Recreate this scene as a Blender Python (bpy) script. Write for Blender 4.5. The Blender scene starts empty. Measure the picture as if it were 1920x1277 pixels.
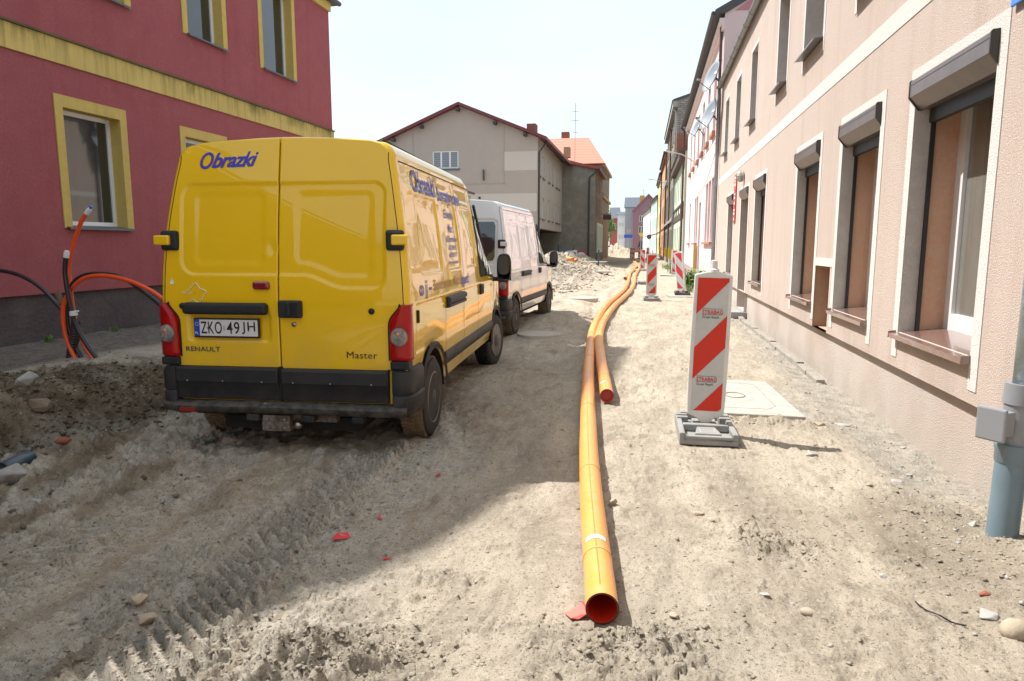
import bpy, bmesh, math, random
import numpy as np
from mathutils import Vector, Matrix
R=math.radians; PI=math.pi
C=bpy.context.scene.collection
SC=bpy.context.scene
# ------------------------------------------------------------------ camera
CAMH=1.6; PITCH=R(7.895); YAW=R(11.291); FPX=1280.0
cd=bpy.data.cameras.new('camera'); cam=bpy.data.objects.new('camera',cd); C.objects.link(cam)
cd.sensor_width=36.0; cd.lens=36.0*FPX/1920.0; cd.clip_start=0.05; cd.clip_end=3000
cam.location=(0,0,CAMH); cam.rotation_euler=(PI/2-PITCH,0,YAW)
SC.camera=cam
# ------------------------------------------------------------------ sky and sun
SUNV=Vector((-0.635,0.178,1.0)).normalized()
w=bpy.data.worlds.new("World"); SC.world=w; w.use_nodes=True
nt=w.node_tree; nt.nodes.clear()
sky=nt.nodes.new('ShaderNodeTexSky'); sky.sky_type='NISHITA'; sky.sun_disc=False
sky.sun_elevation=math.asin(SUNV.z); sky.sun_rotation=math.atan2(SUNV.x,SUNV.y)
sky.air_density=1.0; sky.dust_density=2.5; sky.ozone_density=1.0
tc=nt.nodes.new('ShaderNodeTexCoord'); nz=nt.nodes.new('ShaderNodeTexNoise'); nz.inputs['Scale'].default_value=2.2; nz.inputs['Detail'].default_value=6
mp=nt.nodes.new('ShaderNodeMapping'); mp.inputs['Scale'].default_value=(1,1,3)
cr=nt.nodes.new('ShaderNodeValToRGB'); cr.color_ramp.elements[0].position=.25; cr.color_ramp.elements[1].position=.75
cr.color_ramp.elements[0].color=(.60,.60,.60,1); cr.color_ramp.elements[1].color=(.95,.95,.95,1)
mx=nt.nodes.new('ShaderNodeMix'); mx.data_type='RGBA'
bg=nt.nodes.new('ShaderNodeBackground'); bg.inputs['Strength'].default_value=0.112
out=nt.nodes.new('ShaderNodeOutputWorld')
nt.links.new(tc.outputs['Generated'],mp.inputs[0]); nt.links.new(mp.outputs[0],nz.inputs['Vector']); nt.links.new(nz.outputs['Fac'],cr.inputs[0])
nt.links.new(cr.outputs[0],mx.inputs[0]); nt.links.new(sky.outputs[0],mx.inputs[6]); mx.inputs[7].default_value=(5.0,5.65,5.95,1)
nt.links.new(mx.outputs[2],bg.inputs[0]); nt.links.new(bg.outputs[0],out.inputs[0])
sl=bpy.data.lights.new('sun','SUN'); sl.energy=4.25; sl.angle=R(0.53); sl.color=(1.0,0.96,0.90)
sun=bpy.data.objects.new('sun',sl); C.objects.link(sun); sun.location=(-10,5,20)
sun.rotation_euler=(-SUNV).to_track_quat('-Z','Y').to_euler()
SC.view_settings.view_transform='Standard'; SC.view_settings.look='None'; SC.view_settings.exposure=0.88; SC.view_settings.gamma=1
SC.cycles.max_bounces=6
# ------------------------------------------------------------------ pixel -> point at a given real distance
_F=Vector((-math.sin(YAW)*math.cos(PITCH),math.cos(YAW)*math.cos(PITCH),-math.sin(PITCH)))
_Rt=Vector((math.cos(YAW),math.sin(YAW),0)); _Up=_Rt.cross(_F)
def ray(x,y): return _F*FPX+_Rt*(x-960)+_Up*(638.5-y)
def atY(x,y,Y): r=ray(x,y); return Vector((0,0,CAMH))+r*(Y/r.y)
def atX(x,y,X): r=ray(x,y); return Vector((0,0,CAMH))+r*(X/r.x)
def atZ(x,y,z=0): r=ray(x,y); return Vector((0,0,CAMH))+r*((z-CAMH)/r.z)
# ------------------------------------------------------------------ noise
def _h(ix,iy,s):
    n=(ix.astype(np.int64)*374761393+iy.astype(np.int64)*668265263+s*1442695041)&0xffffffff
    n=((n^(n>>13))*1274126177)&0xffffffff
    return ((n^(n>>16))&0xffff)/65535.0
def vn(x,y,s=0):
    x=np.asarray(x,float); y=np.asarray(y,float)
    ix=np.floor(x); iy=np.floor(y); fx=x-ix; fy=y-iy
    fx=fx*fx*fx*(fx*(fx*6-15)+10); fy=fy*fy*fy*(fy*(fy*6-15)+10)
    a=_h(ix,iy,s); b=_h(ix+1,iy,s); c=_h(ix,iy+1,s); d=_h(ix+1,iy+1,s)
    return (a+(b-a)*fx)*(1-fy)+(c+(d-c)*fx)*fy
def fbm(x,y,s=0,o=4,g=.5):
    v=0; a=1; t=0
    for i in range(o): v=v+a*vn(x*2**i+17.3*i,y*2**i-9.1*i,s+i); t+=a; a*=g
    return v/t
def worley(x,y,s):
    """cell noise: distance to the cell edge, a height and a tilt per cell"""
    ix=np.floor(x); iy=np.floor(y); f1=np.full(x.shape,9.); f2=np.full(x.shape,9.); hh=np.zeros(x.shape); tx=np.zeros(x.shape)
    for i in (-1,0,1):
        for j in (-1,0,1):
            cx=ix+i; cy=iy+j; px=cx+_h(cx,cy,s); py=cy+_h(cx,cy,s+1); d=np.hypot(x-px,y-py)
            n1=d<f1; f2=np.where(n1,f1,np.minimum(f2,d)); f1=np.where(n1,d,f1)
            hh=np.where(n1,_h(cx,cy,s+2),hh); tx=np.where(n1,(x-px)*(_h(cx,cy,s+3)-.5)+(y-py)*(_h(cx,cy,s+4)-.5),tx)
    return f2-f1,hh,tx
def ss(a,b,x):
    t=np.clip((x-a)/(b-a),0,1); return t*t*(3-2*t)
# ------------------------------------------------------------------ materials
MATS={}
def mat(name,col,rough=.6,metal=0,var=None,bump=None,coat=0,spec=.5,speck=None,emit=None,streak=None,bump2=None,trans=0):
    """var=(scale,colour2,contrast) ; bump=(scale,strength,distance) ; speck=(scale,colour,amount) ; streak=(scale_x,colour,amount)"""
    if name in MATS: return MATS[name]
    m=bpy.data.materials.new(name); m.use_nodes=True; n=m.node_tree.nodes; l=m.node_tree.links
    b=n['Principled BSDF']; b.inputs['Roughness'].default_value=rough; b.inputs['Metallic'].default_value=metal
    b.inputs['Coat Weight'].default_value=coat; b.inputs['Coat Roughness'].default_value=.04
    b.inputs['Specular IOR Level'].default_value=spec; b.inputs['Transmission Weight'].default_value=trans
    b.inputs['Base Color'].default_value=(*col,1)
    t=n.new('ShaderNodeTexCoord'); src=t.outputs['Object']
    cur=None
    def noise(scale,detail=5,vec=None,rgh=.6):
        q=n.new('ShaderNodeTexNoise'); q.inputs['Scale'].default_value=scale; q.inputs['Detail'].default_value=detail; q.inputs['Roughness'].default_value=rgh
        l.new(vec or src,q.inputs['Vector']); return q.outputs['Fac']
    def ramp(f,a,b_):
        q=n.new('ShaderNodeMapRange'); q.inputs['From Min'].default_value=a; q.inputs['From Max'].default_value=b_; q.clamp=True; l.new(f,q.inputs['Value']); return q.outputs['Result']
    def mix(f,c1,c2):
        q=n.new('ShaderNodeMix'); q.data_type='RGBA'; l.new(f,q.inputs[0])
        if isinstance(c1,tuple): q.inputs[6].default_value=(*c1,1)
        else: l.new(c1,q.inputs[6])
        if isinstance(c2,tuple): q.inputs[7].default_value=(*c2,1)
        else: l.new(c2,q.inputs[7])
        return q.outputs[2]
    cur=col
    if var:
        vs=var if isinstance(var,list) else [var]
        for (s,c2,ct) in vs:
            cur=mix(ramp(noise(s),.5-.25/ct,.5+.25/ct),cur,c2)
    if streak:
        sx,c2,am=streak
        mp=n.new('ShaderNodeMapping'); mp.inputs['Scale'].default_value=(sx,sx,.25); l.new(src,mp.inputs[0])
        f=ramp(noise(1.0,6,mp.outputs[0]),.5,.8)
        q=n.new('ShaderNodeMath'); q.operation='MULTIPLY'; q.inputs[1].default_value=am; l.new(f,q.inputs[0]); cur=mix(q.outputs[0],cur,c2)
    if speck:
        s,c2,am=speck
        f=ramp(noise(s,2),.62,.70)
        q=n.new('ShaderNodeMath'); q.operation='MULTIPLY'; q.inputs[1].default_value=am; l.new(f,q.inputs[0]); cur=mix(q.outputs[0],cur,c2)
    if not isinstance(cur,tuple): l.new(cur,b.inputs['Base Color'])
    prev=None
    for bp in (bump,bump2):
        if bp:
            q=n.new('ShaderNodeBump'); q.inputs['Strength'].default_value=bp[1]; q.inputs['Distance'].default_value=bp[2]
            l.new(noise(bp[0],4),q.inputs['Height'])
            if prev: l.new(prev,q.inputs['Normal'])
            prev=q.outputs['Normal']
    if prev: l.new(prev,b.inputs['Normal'])
    if emit: b.inputs['Emission Color'].default_value=(*emit,1); b.inputs['Emission Strength'].default_value=1
    MATS[name]=m; return m
def zstain(m,col,z_full,z_none,scale,amount,vec=(1,1,1),lo=.35,hi=.6,rough=None):
    """dust, splash or moss with its own shape: full below/at z_full, none at z_none"""
    n=m.node_tree.nodes; l=m.node_tree.links; b=n['Principled BSDF']; s=b.inputs['Base Color']
    t=n.new('ShaderNodeTexCoord'); sp=n.new('ShaderNodeSeparateXYZ'); l.new(t.outputs['Object'],sp.inputs[0])
    mp=n.new('ShaderNodeMapping'); mp.inputs['Scale'].default_value=vec; l.new(t.outputs['Object'],mp.inputs[0])
    q=n.new('ShaderNodeTexNoise'); q.inputs['Scale'].default_value=scale; q.inputs['Detail'].default_value=8; q.inputs['Roughness'].default_value=.65; l.new(mp.outputs[0],q.inputs['Vector'])
    g=n.new('ShaderNodeMapRange'); g.inputs[1].default_value=z_full; g.inputs[2].default_value=z_none; g.inputs[3].default_value=1; g.inputs[4].default_value=0; l.new(sp.outputs['Z'],g.inputs[0])
    r=n.new('ShaderNodeMapRange'); r.inputs[1].default_value=lo; r.inputs[2].default_value=hi; l.new(q.outputs['Fac'],r.inputs[0])
    u=n.new('ShaderNodeMath'); u.operation='MULTIPLY'; l.new(g.outputs[0],u.inputs[0]); l.new(r.outputs[0],u.inputs[1])
    v=n.new('ShaderNodeMath'); v.operation='MULTIPLY'; v.inputs[1].default_value=amount; l.new(u.outputs[0],v.inputs[0])
    x=n.new('ShaderNodeMix'); x.data_type='RGBA'; l.new(v.outputs[0],x.inputs[0]); x.inputs[7].default_value=(*col,1)
    if s.is_linked: l.new(s.links[0].from_socket,x.inputs[6])
    else: x.inputs[6].default_value=s.default_value
    l.new(x.outputs[2],s)
    if rough is not None:
        c=n.new('ShaderNodeMath'); c.operation='MULTIPLY_ADD'; l.new(v.outputs[0],c.inputs[0]); c.inputs[1].default_value=-b.inputs['Coat Weight'].default_value; c.inputs[2].default_value=b.inputs['Coat Weight'].default_value; l.new(c.outputs[0],b.inputs['Coat Weight'])
    return m
def plain(name,col,rough=.6,**k): return mat(name,col,rough,**k)
# ------------------------------------------------------------------ mesh builder
class MB:
    def __init__(s): s.v=[]; s.f=[]
    def add(s,vs,fs):
        o=len(s.v); s.v.extend([tuple(p) for p in vs]); s.f.extend([tuple(i+o for i in f) for f in fs]); return s
    def box(s,x0,x1,y0,y1,z0,z1,rot=None,piv=None):
        vs=[Vector((x,y,z)) for z in (z0,z1) for y in (y0,y1) for x in (x0,x1)]
        if rot is not None:
            p=Vector(piv) if piv else Vector(((x0+x1)/2,(y0+y1)/2,(z0+z1)/2)); vs=[rot@(q-p)+p for q in vs]
        return s.add(vs,[(0,2,3,1),(4,5,7,6),(0,1,5,4),(2,6,7,3),(1,3,7,5),(0,4,6,2)])
    def quad(s,a,b,c,d): return s.add([a,b,c,d],[(0,1,2,3)])
    def tube(s,pts,r,n=12,cap=True):
        P=[Vector(p) for p in pts]; rings=[]
        up=Vector((0,0,1)) if abs((P[1]-P[0]).normalized().z)<.9 else Vector((1,0,0))
        vs=[]
        for i,p in enumerate(P):
            d=(P[min(i+1,len(P)-1)]-P[max(i-1,0)]).normalized()
            a=d.cross(up).normalized(); b=a.cross(d).normalized(); up=b
            rr=r[i] if hasattr(r,'__len__') else r
            for k in range(n):
                t=2*PI*k/n; vs.append(p+a*math.cos(t)*rr+b*math.sin(t)*rr)
        fs=[]
        for i in range(len(P)-1):
            for k in range(n): fs.append((i*n+k,i*n+(k+1)%n,(i+1)*n+(k+1)%n,(i+1)*n+k))
        if cap: fs.append(tuple(range(n-1,-1,-1))); fs.append(tuple((len(P)-1)*n+k for k in range(n)))
        return s.add(vs,fs)
    def lathe(s,prof,c,axis='z',n=24):
        c=Vector(c); vs=[]
        for (r,h) in prof:
            for k in range(n):
                t=2*PI*k/n; a,b=r*math.cos(t),r*math.sin(t)
                vs.append(c+(Vector((a,b,h)) if axis=='z' else Vector((h,a,b)) if axis=='x' else Vector((a,h,b))))
        m=len(prof); fs=[(i*n+k,i*n+(k+1)%n,(i+1)*n+(k+1)%n,(i+1)*n+k) for i in range(m-1) for k in range(n)]
        if prof[0][0]>1e-6: fs.append(tuple(range(n-1,-1,-1)))
        if prof[-1][0]>1e-6: fs.append(tuple((m-1)*n+k for k in range(n)))
        return s.add(vs,fs)
    def prism(s,poly,a,b,fn):
        """poly of (u,v); fn(u,v,h)->point; extruded from h=a to h=b"""
        n=len(poly); vs=[fn(u,v,a) for u,v in poly]+[fn(u,v,b) for u,v in poly]
        return s.add(vs,[tuple(range(n-1,-1,-1)),tuple(range(n,2*n))]+[(i,(i+1)%n,n+(i+1)%n,n+i) for i in range(n)])
    def grid(s,P):
        """P: rows of points"""
        m=len(P[0]); return s.add([p for r in P for p in r],[(i*m+j,i*m+j+1,(i+1)*m+j+1,(i+1)*m+j) for i in range(len(P)-1) for j in range(m-1)])
    def build(s,name,m,parent=None,smooth=False,bevel=0,shade_angle=None,recalc=True,seg=2):
        me=bpy.data.meshes.new(name)
        loc=Vector((0,0,0))
        if parent is not None:
            q=parent
            while q.parent: q=q.parent
            if not q.get('_local'): loc=q.location
        me.from_pydata([(p[0]-loc.x,p[1]-loc.y,p[2]-loc.z) for p in s.v],[],s.f)
        if recalc:
            b=bmesh.new(); b.from_mesh(me); bmesh.ops.remove_doubles(b,verts=b.verts,dist=1e-5); bmesh.ops.recalc_face_normals(b,faces=b.faces); b.to_mesh(me); b.free()
        me.materials.append(m)
        if smooth:
            me.polygons.foreach_set('use_smooth',[True]*len(me.polygons))
            if shade_angle is not None:
                me.set_sharp_from_angle(angle=R(shade_angle))
        o=bpy.data.objects.new(name,me); C.objects.link(o)
        if parent is not None: o.parent=parent
        if bevel:
            md=o.modifiers.new('bevel','BEVEL'); md.width=bevel; md.segments=seg; md.limit_method='ANGLE'; md.angle_limit=R(40); md.harden_normals=False
        return o
def tag(o,label=None,cat=None,group=None,kind=None):
    if label: o['label']=label
    if cat: o['category']=cat
    if group: o['group']=group
    if kind: o['kind']=kind
    return o
def thing(name,label,cat,loc=(0,0,0),rz=0,group=None,local=False):
    o=bpy.data.objects.new(name,None); C.objects.link(o); o.location=loc; o.rotation_euler=(0,0,rz); o.empty_display_size=.2
    if local: o['_local']=1
    return tag(o,label,cat,group)
def solo(mb,name,m,label,cat,loc=(0,0,0),group=None,**k):
    """a thing that is one mesh, its origin at loc"""
    l=Vector(loc); mb.v=[(p[0]-l.x,p[1]-l.y,p[2]-l.z) for p in mb.v]
    o=mb.build(name,m,None,**k); o.location=l; return tag(o,label,cat,group)
def copy_tree(o,parent=None):
    c=o.copy(); C.objects.link(c)
    if parent is not None: c.parent=parent
    for ch in [x for x in bpy.data.objects if x.parent==o]: copy_tree(ch,c)
    return c
def text_mb(body,size,fn,shear=0,offset=0,extrude=0,space=1.0,align='LEFT',bend=None,sub=0,sx=1.0):
    cu=bpy.data.curves.new('t','FONT'); cu.body=body; cu.size=size; cu.shear=shear; cu.offset=offset; cu.space_character=space; cu.align_x=align; cu.resolution_u=3
    ob=bpy.data.objects.new('t',cu); C.objects.link(ob); bpy.context.view_layer.update()
    me=bpy.data.meshes.new_from_object(ob.evaluated_get(bpy.context.evaluated_depsgraph_get()))
    mb=MB()
    pts=[(v.co.x*sx,v.co.y) for v in me.vertices]
    if bend: pts=[bend(u,v) for u,v in pts]
    mb.add([fn(u,v) for u,v in pts],[tuple(p.vertices) for p in me.polygons])
    C.objects.unlink(ob); bpy.data.objects.remove(ob); bpy.data.curves.remove(cu); bpy.data.meshes.remove(me)
    return mb
def fit_text(body,x0,x1,z0,z1,fn,shear=0,offset=0,space=1.0):
    raw=text_mb(body,1.0,lambda u,v:(u,v,0),shear=shear,offset=offset,space=space)
    us=[p[0] for p in raw.v]; vs=[p[1] for p in raw.v]; a,b_,c_,d=min(us),max(us),min(vs),max(vs)
    mb=MB(); mb.add([fn(x0+(u-a)/(b_-a)*(x1-x0),z0+(v-c_)/(d-c_)*(z1-z0)) for u,v,_ in raw.v],raw.f); return mb
def smooth_path(pts,n=8):
    P=[Vector(p) for p in pts]; out=[]
    for i in range(len(P)-1):
        p0=P[max(i-1,0)]; p1=P[i]; p2=P[i+1]; p3=P[min(i+2,len(P)-1)]
        for k in range(n):
            t=k/n; out.append(.5*((2*p1)+(-p0+p2)*t+(2*p0-5*p1+4*p2-p3)*t*t+(-p0+3*p1-3*p2+p3)*t**3))
    out.append(P[-1]); return out
# ------------------------------------------------------------------ ground
def seg_path(X,Y,pts):
    """distance (signed), arc length along a polyline"""
    best=np.full(X.shape,1e9); S=np.zeros(X.shape); T=np.zeros(X.shape); acc=0
    for (a,b) in zip(pts[:-1],pts[1:]):
        dx,dy=b[0]-a[0],b[1]-a[1]; L=math.hypot(dx,dy); ux,uy=dx/L,dy/L
        s=np.clip((X-a[0])*ux+(Y-a[1])*uy,0,L); t=(X-a[0])*uy-(Y-a[1])*ux
        d=np.hypot(X-a[0]-s*ux,Y-a[1]-s*uy); k=d<best
        best=np.where(k,d,best); S=np.where(k,acc+s,S); T=np.where(k,np.sign(t)*d,T); acc+=L
    return T,S,acc
def bump_at(X,Y,cx,cy,rx,ry,a=0):
    c,s=math.cos(a),math.sin(a); u=((X-cx)*c+(Y-cy)*s)/rx; v=(-(X-cx)*s+(Y-cy)*c)/ry
    return np.exp(-(u*u+v*v)*1.3)
BANKX=[(-9.5,2.2),(-6.3,3.2),(-5.45,4.3),(-5.2,5.2),(-4.95,6.2),(-4.75,7.5),(-4.7,9.0),(-5.2,11.)]
def zones(X,Y):
    """bank: 1 on the raised pavement left of the trench, ditch: 1 inside the trench"""
    T,S,L=seg_path(X,Y,BANKX)
    wob=(fbm(X*1.3,Y*1.3,5,4)-.5)*.7
    t=T+wob*.8
    bank=ss(.10,-.42,t)*ss(.4,1.6,Y)
    ditch=ss(-.3,.05,t)*ss(.95,.35,t)*ss(2.,3.2,Y)*ss(7.6,6.0,Y)
    return bank,ditch,t
TRACKS=[([(-1.75,1.4),(-1.80,2.3),(-1.93,3.35),(-1.97,4.3),(-1.98,5.1)],.34),([(-2.9,1.6),(-2.95,3.0),(-3.05,4.4)],.34),([(-1.22,1.9),(-1.36,2.6),(-1.5,3.6),(-1.62,4.6)],.18),([(-2.25,1.5),(-2.35,2.6),(-2.45,3.4)],.20),([(-3.95,2.3),(-3.75,3.7),(-3.55,5.2)],.24)]
def gh(X,Y,fine=True):
    X=np.asarray(X,float); Y=np.asarray(Y,float)
    near=ss(30,12,Y)
    z=(fbm(X*.5,Y*.4,1,3)-.5)*.10*ss(1.9,1.2,X)*ss(-11,-9,X)
    road=ss(1.1,.4,X)*ss(-9,-7.5,X)
    # worked ground rows run along the street
    z=z+(fbm(X*2.2,Y*.9,2,4)-.5)*.06*road
    bank,ditch,t=zones(X,Y)
    z=z-.18*ditch+.13*bank*ss(-8.9,-7.2,X)*ss(11,8,Y)+.02*np.exp(-((t+.75)/.45)**2)*ss(9,7,Y)*ss(2,3,Y)
    rough=np.clip(ss(-2.6,-3.9,X)*ss(8.5,6.5,Y)*ss(-7.6,-6.6,X)+.9*ditch*0+.9*ss(-1.9,-.5,t)*ss(.5,.0,t)*ss(9.5,7,Y),0,1)
    # second heap of broken ground at the far left
    h1=bump_at(X,Y,-5.95,4.9,.75,.85); z=z+.27*h1
    h2=bump_at(X,Y,-6.0,6.25,.8,.6); z=z+.13*h2
    if fine:
        c=fbm(X*9,Y*9,11,4,.55); c2=fbm(X*22,Y*22,14,3,.6)
        heap=np.clip(rough+h1+h2,0,1)
        z=z+heap*((c-.5)*.15+np.clip(c2-.48,0,1)*.13+(np.floor(fbm(X*7,Y*7,17,3)*8)/8-.45)*.07)
        trk=0
        for pts_,wd_ in TRACKS:
            T_,S_,L_=seg_path(X,Y,pts_); trk=np.maximum(trk,ss(wd_*.85,wd_*.55,np.abs(T_)))
        churn=ss(-.9,-2.0,X)*ss(8,6,Y)*(1-bank)*(1-.6*ditch)*(1-.9*trk)*ss(.36,.56,fbm(X*1.1+3,Y*.7,112,3)+.10*ss(-2.2,-3.4,X))
        u_=X*.95+Y*.30; v_=-X*.30+Y*.95
        r1=1-np.abs(2*fbm(u_*4.2,v_*1.6,101,4,.55)-1); r2=1-np.abs(2*fbm(u_*10,v_*7,105,3,.6)-1)
        z=z+churn*((r1**2-.4)*.030+(np.clip(r2-.6,0,1))*.05)
        pl_=fbm(X*6,Y*5,109,3,.5); z=z+churn*(np.floor(pl_*10)/10-.45)*.075
        # general surface: low clods, flakes, footprints
        g=fbm(X*4.5,Y*4.5,21,4,.55)
        z=z+(g-.5)*.016*road*(1-heap)
        fl=fbm(X*5,Y*8,31,5,.6); z=z+(ss(.585,.600,fl)*.009+ss(.64,.655,fl)*.008)*near
        fr=fbm(X*16,Y*18,35,4,.6); z=z+ss(.62,.64,fr)*.006*near; z=z+(vn(X*60,Y*60,38)-.5)*.0035*near
        z=z-np.clip(fbm(X*5,Y*6,41,3)-.66,0,1)*.08*near
    # tractor lug print: chevron ridges
    def lugs(pts,wd,amp,pitch,seed,sk=.9,br=.42):
        T,S,L=seg_path(X,Y,pts); m=ss(wd*.62,wd*.40,np.abs(T))*ss(0,.2,S)*ss(L,L-.2,S)
        ph=(S+T*sk+ (vn(X*4,Y*4,seed)-.5)*.07)/pitch
        rid=np.abs((ph%1)-.5)*2; rid=ss(.35,.62,rid)
        brk=ss(br-.16,br+.10,fbm(X*3.2,Y*3.2,seed+2,3))
        edge=np.exp(-((np.abs(T)-wd*.5)/.05)**2)*.5
        return m,(rid*amp+edge*amp*(.5+vn(X*9,Y*9,seed+5)))*m*brk - m*amp*.35
    if fine:
        for a in (([(-1.75,1.4),(-1.80,2.3),(-1.93,3.35),(-1.97,4.3),(-1.98,5.1)],.34,.060,.088,50,.75,.26),
                  ([(-2.9,1.6),(-2.95,3.0),(-3.05,4.4)],.32,.044,.09,60,-.75,.36),
                  ([(-1.22,1.9),(-1.36,2.6),(-1.5,3.6),(-1.62,4.6)],.18,.018,.045,70,.15,.45),
                  ([(-2.25,1.5),(-2.35,2.6),(-2.45,3.4)],.20,.018,.05,75,.15,.45),
                  ([(-3.95,2.3),(-3.75,3.7),(-3.55,5.2)],.24,.03,.08,80,.3,.45),
                  ([(-1.52,1.5),(-1.60,2.4),(-1.70,3.4),(-1.72,4.4)],.16,.016,.034,63,.0,.30),
                  ([(-2.15,1.5),(-2.2,2.5),(-2.28,3.6),(-2.2,4.6)],.14,.016,.034,66,.0,.34),
                  ([(-.38,1.6),(-.36,2.35),(-.34,2.75)],.16,.018,.05,85,.2,.35),
                  ([(-1.35,5.0),(-1.15,6.2),(-1.5,8.0),(-1.8,11)],.20,.014,.055,90,.2,.45),
                  ([(-1.2,9),(-1.5,12),(-1.3,17),(-1.9,24)],.35,.016,.12,94,.8,.45)):
            z=z+lugs(*a)[1]
    # wheel ruts further up the street
    for x0 in (-1.35,-3.2,-4.6):
        z=z-.05*np.exp(-((X-x0-.3*np.sin(Y*.25+x0))/.22)**2)*ss(6,9,Y)*ss(60,40,Y)
        z=z+.035*np.exp(-((X-x0-.3-.3*np.sin(Y*.25+x0))/.12)**2)*ss(6,9,Y)*ss(60,40,Y)
    # flatter shaded floor under and behind the van
    # foreground crumbly heap, heap in front of the pipe, mound at the downpipe
    hp=bump_at(X,Y,-1.22,2.2,.40,.30,.5); z=z+.045*hp
    hq=bump_at(X,Y,-.02,2.55,.26,.16,.3); hm=bump_at(X,Y,2.05,3.25,.50,.65)
    z=z-.02*bump_at(X,Y,-.05,2.78,.22,.10)
    z=z+.17*hm+.05*(fbm(X*7,Y*7,49,4,.6)-.5)*hm*2
    hk=bump_at(X,Y,.73,3.7,.22,.3); hs=bump_at(X,Y,1.15,6.38,.55,.13)
    z=z+.045*hs
    if fine:
        cc=np.clip(fbm(X*14,Y*14,44,3,.6)-.42,0,1)
        z=z+cc*(.20*hp+.17*hq+.05*hm+.14*hk+.14*hs)
        # dried crust broken into plates: near the pipe mouth, on the crumbly heap, beside the ruts
        wx=X+(fbm(X*9,Y*9,46,3)-.5)*.12; wy=Y+(fbm(X*9,Y*9,48,3)-.5)*.12
        pm=np.clip(ss(.25,.6,bump_at(X,Y,.02,2.42,.36,.26))+ss(.15,.5,hp)+.9*ss(.2,.6,bump_at(X,Y,-.9,3.0,.22,.10))+.8*ss(.25,.6,bump_at(X,Y,.62,3.75,.2,.2))
            +.55*churn*ss(.48,.60,fbm(X*1.9,Y*1.4,150,3))+.7*trk*ss(.50,.60,fbm(X*2.3,Y*2.3,151,3)),0,1)
        e_,h_,t_=worley(wx*13,wy*17,140); e2,h2_,t2=worley(wx*31,wy*38,144)
        z=z+pm*(h_*.022+t_*.030-ss(.16,.02,e_)*.022+h2_*.006-ss(.14,.02,e2)*.006)
        z=z+np.where(seg_path(X,Y,[(-1.05,2.97),(-.97,2.93),(-.88,2.90),(-.80,2.92)])[0]>0,1,0)*.018*bump_at(X,Y,-.92,3.02,.16,.12)
    # strip by the right wall sits a little lower
    z=z-.045*ss(1.55,2.0,X)*ss(4.2,5.5,Y)
    # far spoil heaps
    for (cx,cy,rx,ry,h) in ((-4.6,31,1.5,4.5,.72),(-3.4,36,1.0,4,.45),(-3.1,24.5,.8,1.6,.18),(-6.2,46,2.8,6,1.1),(-4.6,52,1.5,3,.5),(-5.2,108,3.2,7,1.6),(-7.0,100,2.2,6,.8)):
        b=bump_at(X,Y,cx,cy,rx,ry); z=z+h*b*(1+(fbm(X*1.6,Y*.9,71,4,.6)-.5)*.9)
        if fine: z=z+(fbm(X*4,Y*2.5,73,3,.6)-.5)*.22*b
    # flatten under the things that stand on it
    for (cx,cy,r) in ((.53,5.68,.26),(-1.93,12.15,.5)):
        k=np.exp(-(np.hypot(X-cx,Y-cy)/r)**4); z=z*(1-k)
    k=ss(.30,.12,np.abs(X+.35+.065*(Y-3)))*ss(9,7,Y)*ss(2.6,2.8,Y)*.7; z=z*(1-k)
    z=np.where(Y>300,-2.5*ss(300,700,Y),z)
    return z
def zg(x,y): return float(gh(np.array([x]),np.array([y]))[0])
xs=np.concatenate([[-900,-300,-120,-60,-30,-18,-13,-11.],np.arange(-10.2,-7.6,.06),np.arange(-7.6,-5.6,.025),np.arange(-5.6,-3.6,.014),np.arange(-3.6,2.30,.0098),[2.32,2.6,3.5,6,12,30,80,300,900]])
ys=[-300,-100,-40,-15,-6,-2,0,.6,1.0,1.3]; y=1.45
while y<60: ys.append(y); y+=.0078+.0054*(y-1.45) if y<14 else .0078+.0054*12.5+.013*(y-14)
while y<140: ys.append(y); y+=1.0
ys+= [150,170,200,240,300,380,500,700,1200,2200]; ys=np.array(ys,float)
GX,GY=np.meshgrid(xs,ys); GZ=gh(GX,GY)
nr,nc=GX.shape
me=bpy.data.meshes.new('ground'); V=np.stack([GX,GY,GZ],-1).reshape(-1,3)
idx=np.arange(nr*nc).reshape(nr,nc); Fq=np.stack([idx[:-1,:-1],idx[:-1,1:],idx[1:,1:],idx[1:,:-1]],-1).reshape(-1,4)
me.vertices.add(len(V)); me.vertices.foreach_set('co',V.ravel()); me.loops.add(Fq.size); me.loops.foreach_set('vertex_index',Fq.ravel())
me.polygons.add(len(Fq)); me.polygons.foreach_set('loop_start',np.arange(0,Fq.size,4)); me.polygons.foreach_set('loop_total',np.full(len(Fq),4)); me.polygons.foreach_set('use_smooth',np.ones(len(Fq),bool))
me.update(); me.validate()
bk,dt,tt=zones(GX,GY)
damp=np.clip(ss(-1.7,-.5,tt)*ss(.55,.15,tt)*ss(9,6.5,GY)+.85*bump_at(GX,GY,-5.7,5.2,1.2,1.4)+.55*ss(-2.4,-4.0,GX)*ss(9,7,GY)*(1-bk)*(.4+fbm(GX*1.5,GY*1.5,83,3))
     +bump_at(GX,GY,-4.2,62,4.5,15)*.8+ss(-.9,-2.0,GX)*ss(8,6,GY)*(1-bk)*.38*ss(.42,.62,fbm((GX*.95+GY*.3)*4.2,(GY*.95-GX*.3)*1.0,84,6,.65))+.45*ss(.2,.7,bump_at(GX,GY,1.6,4.0,.5,.9)),0,1)  # the far oval puts the houses' cast shadow band into the damp colour
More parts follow.
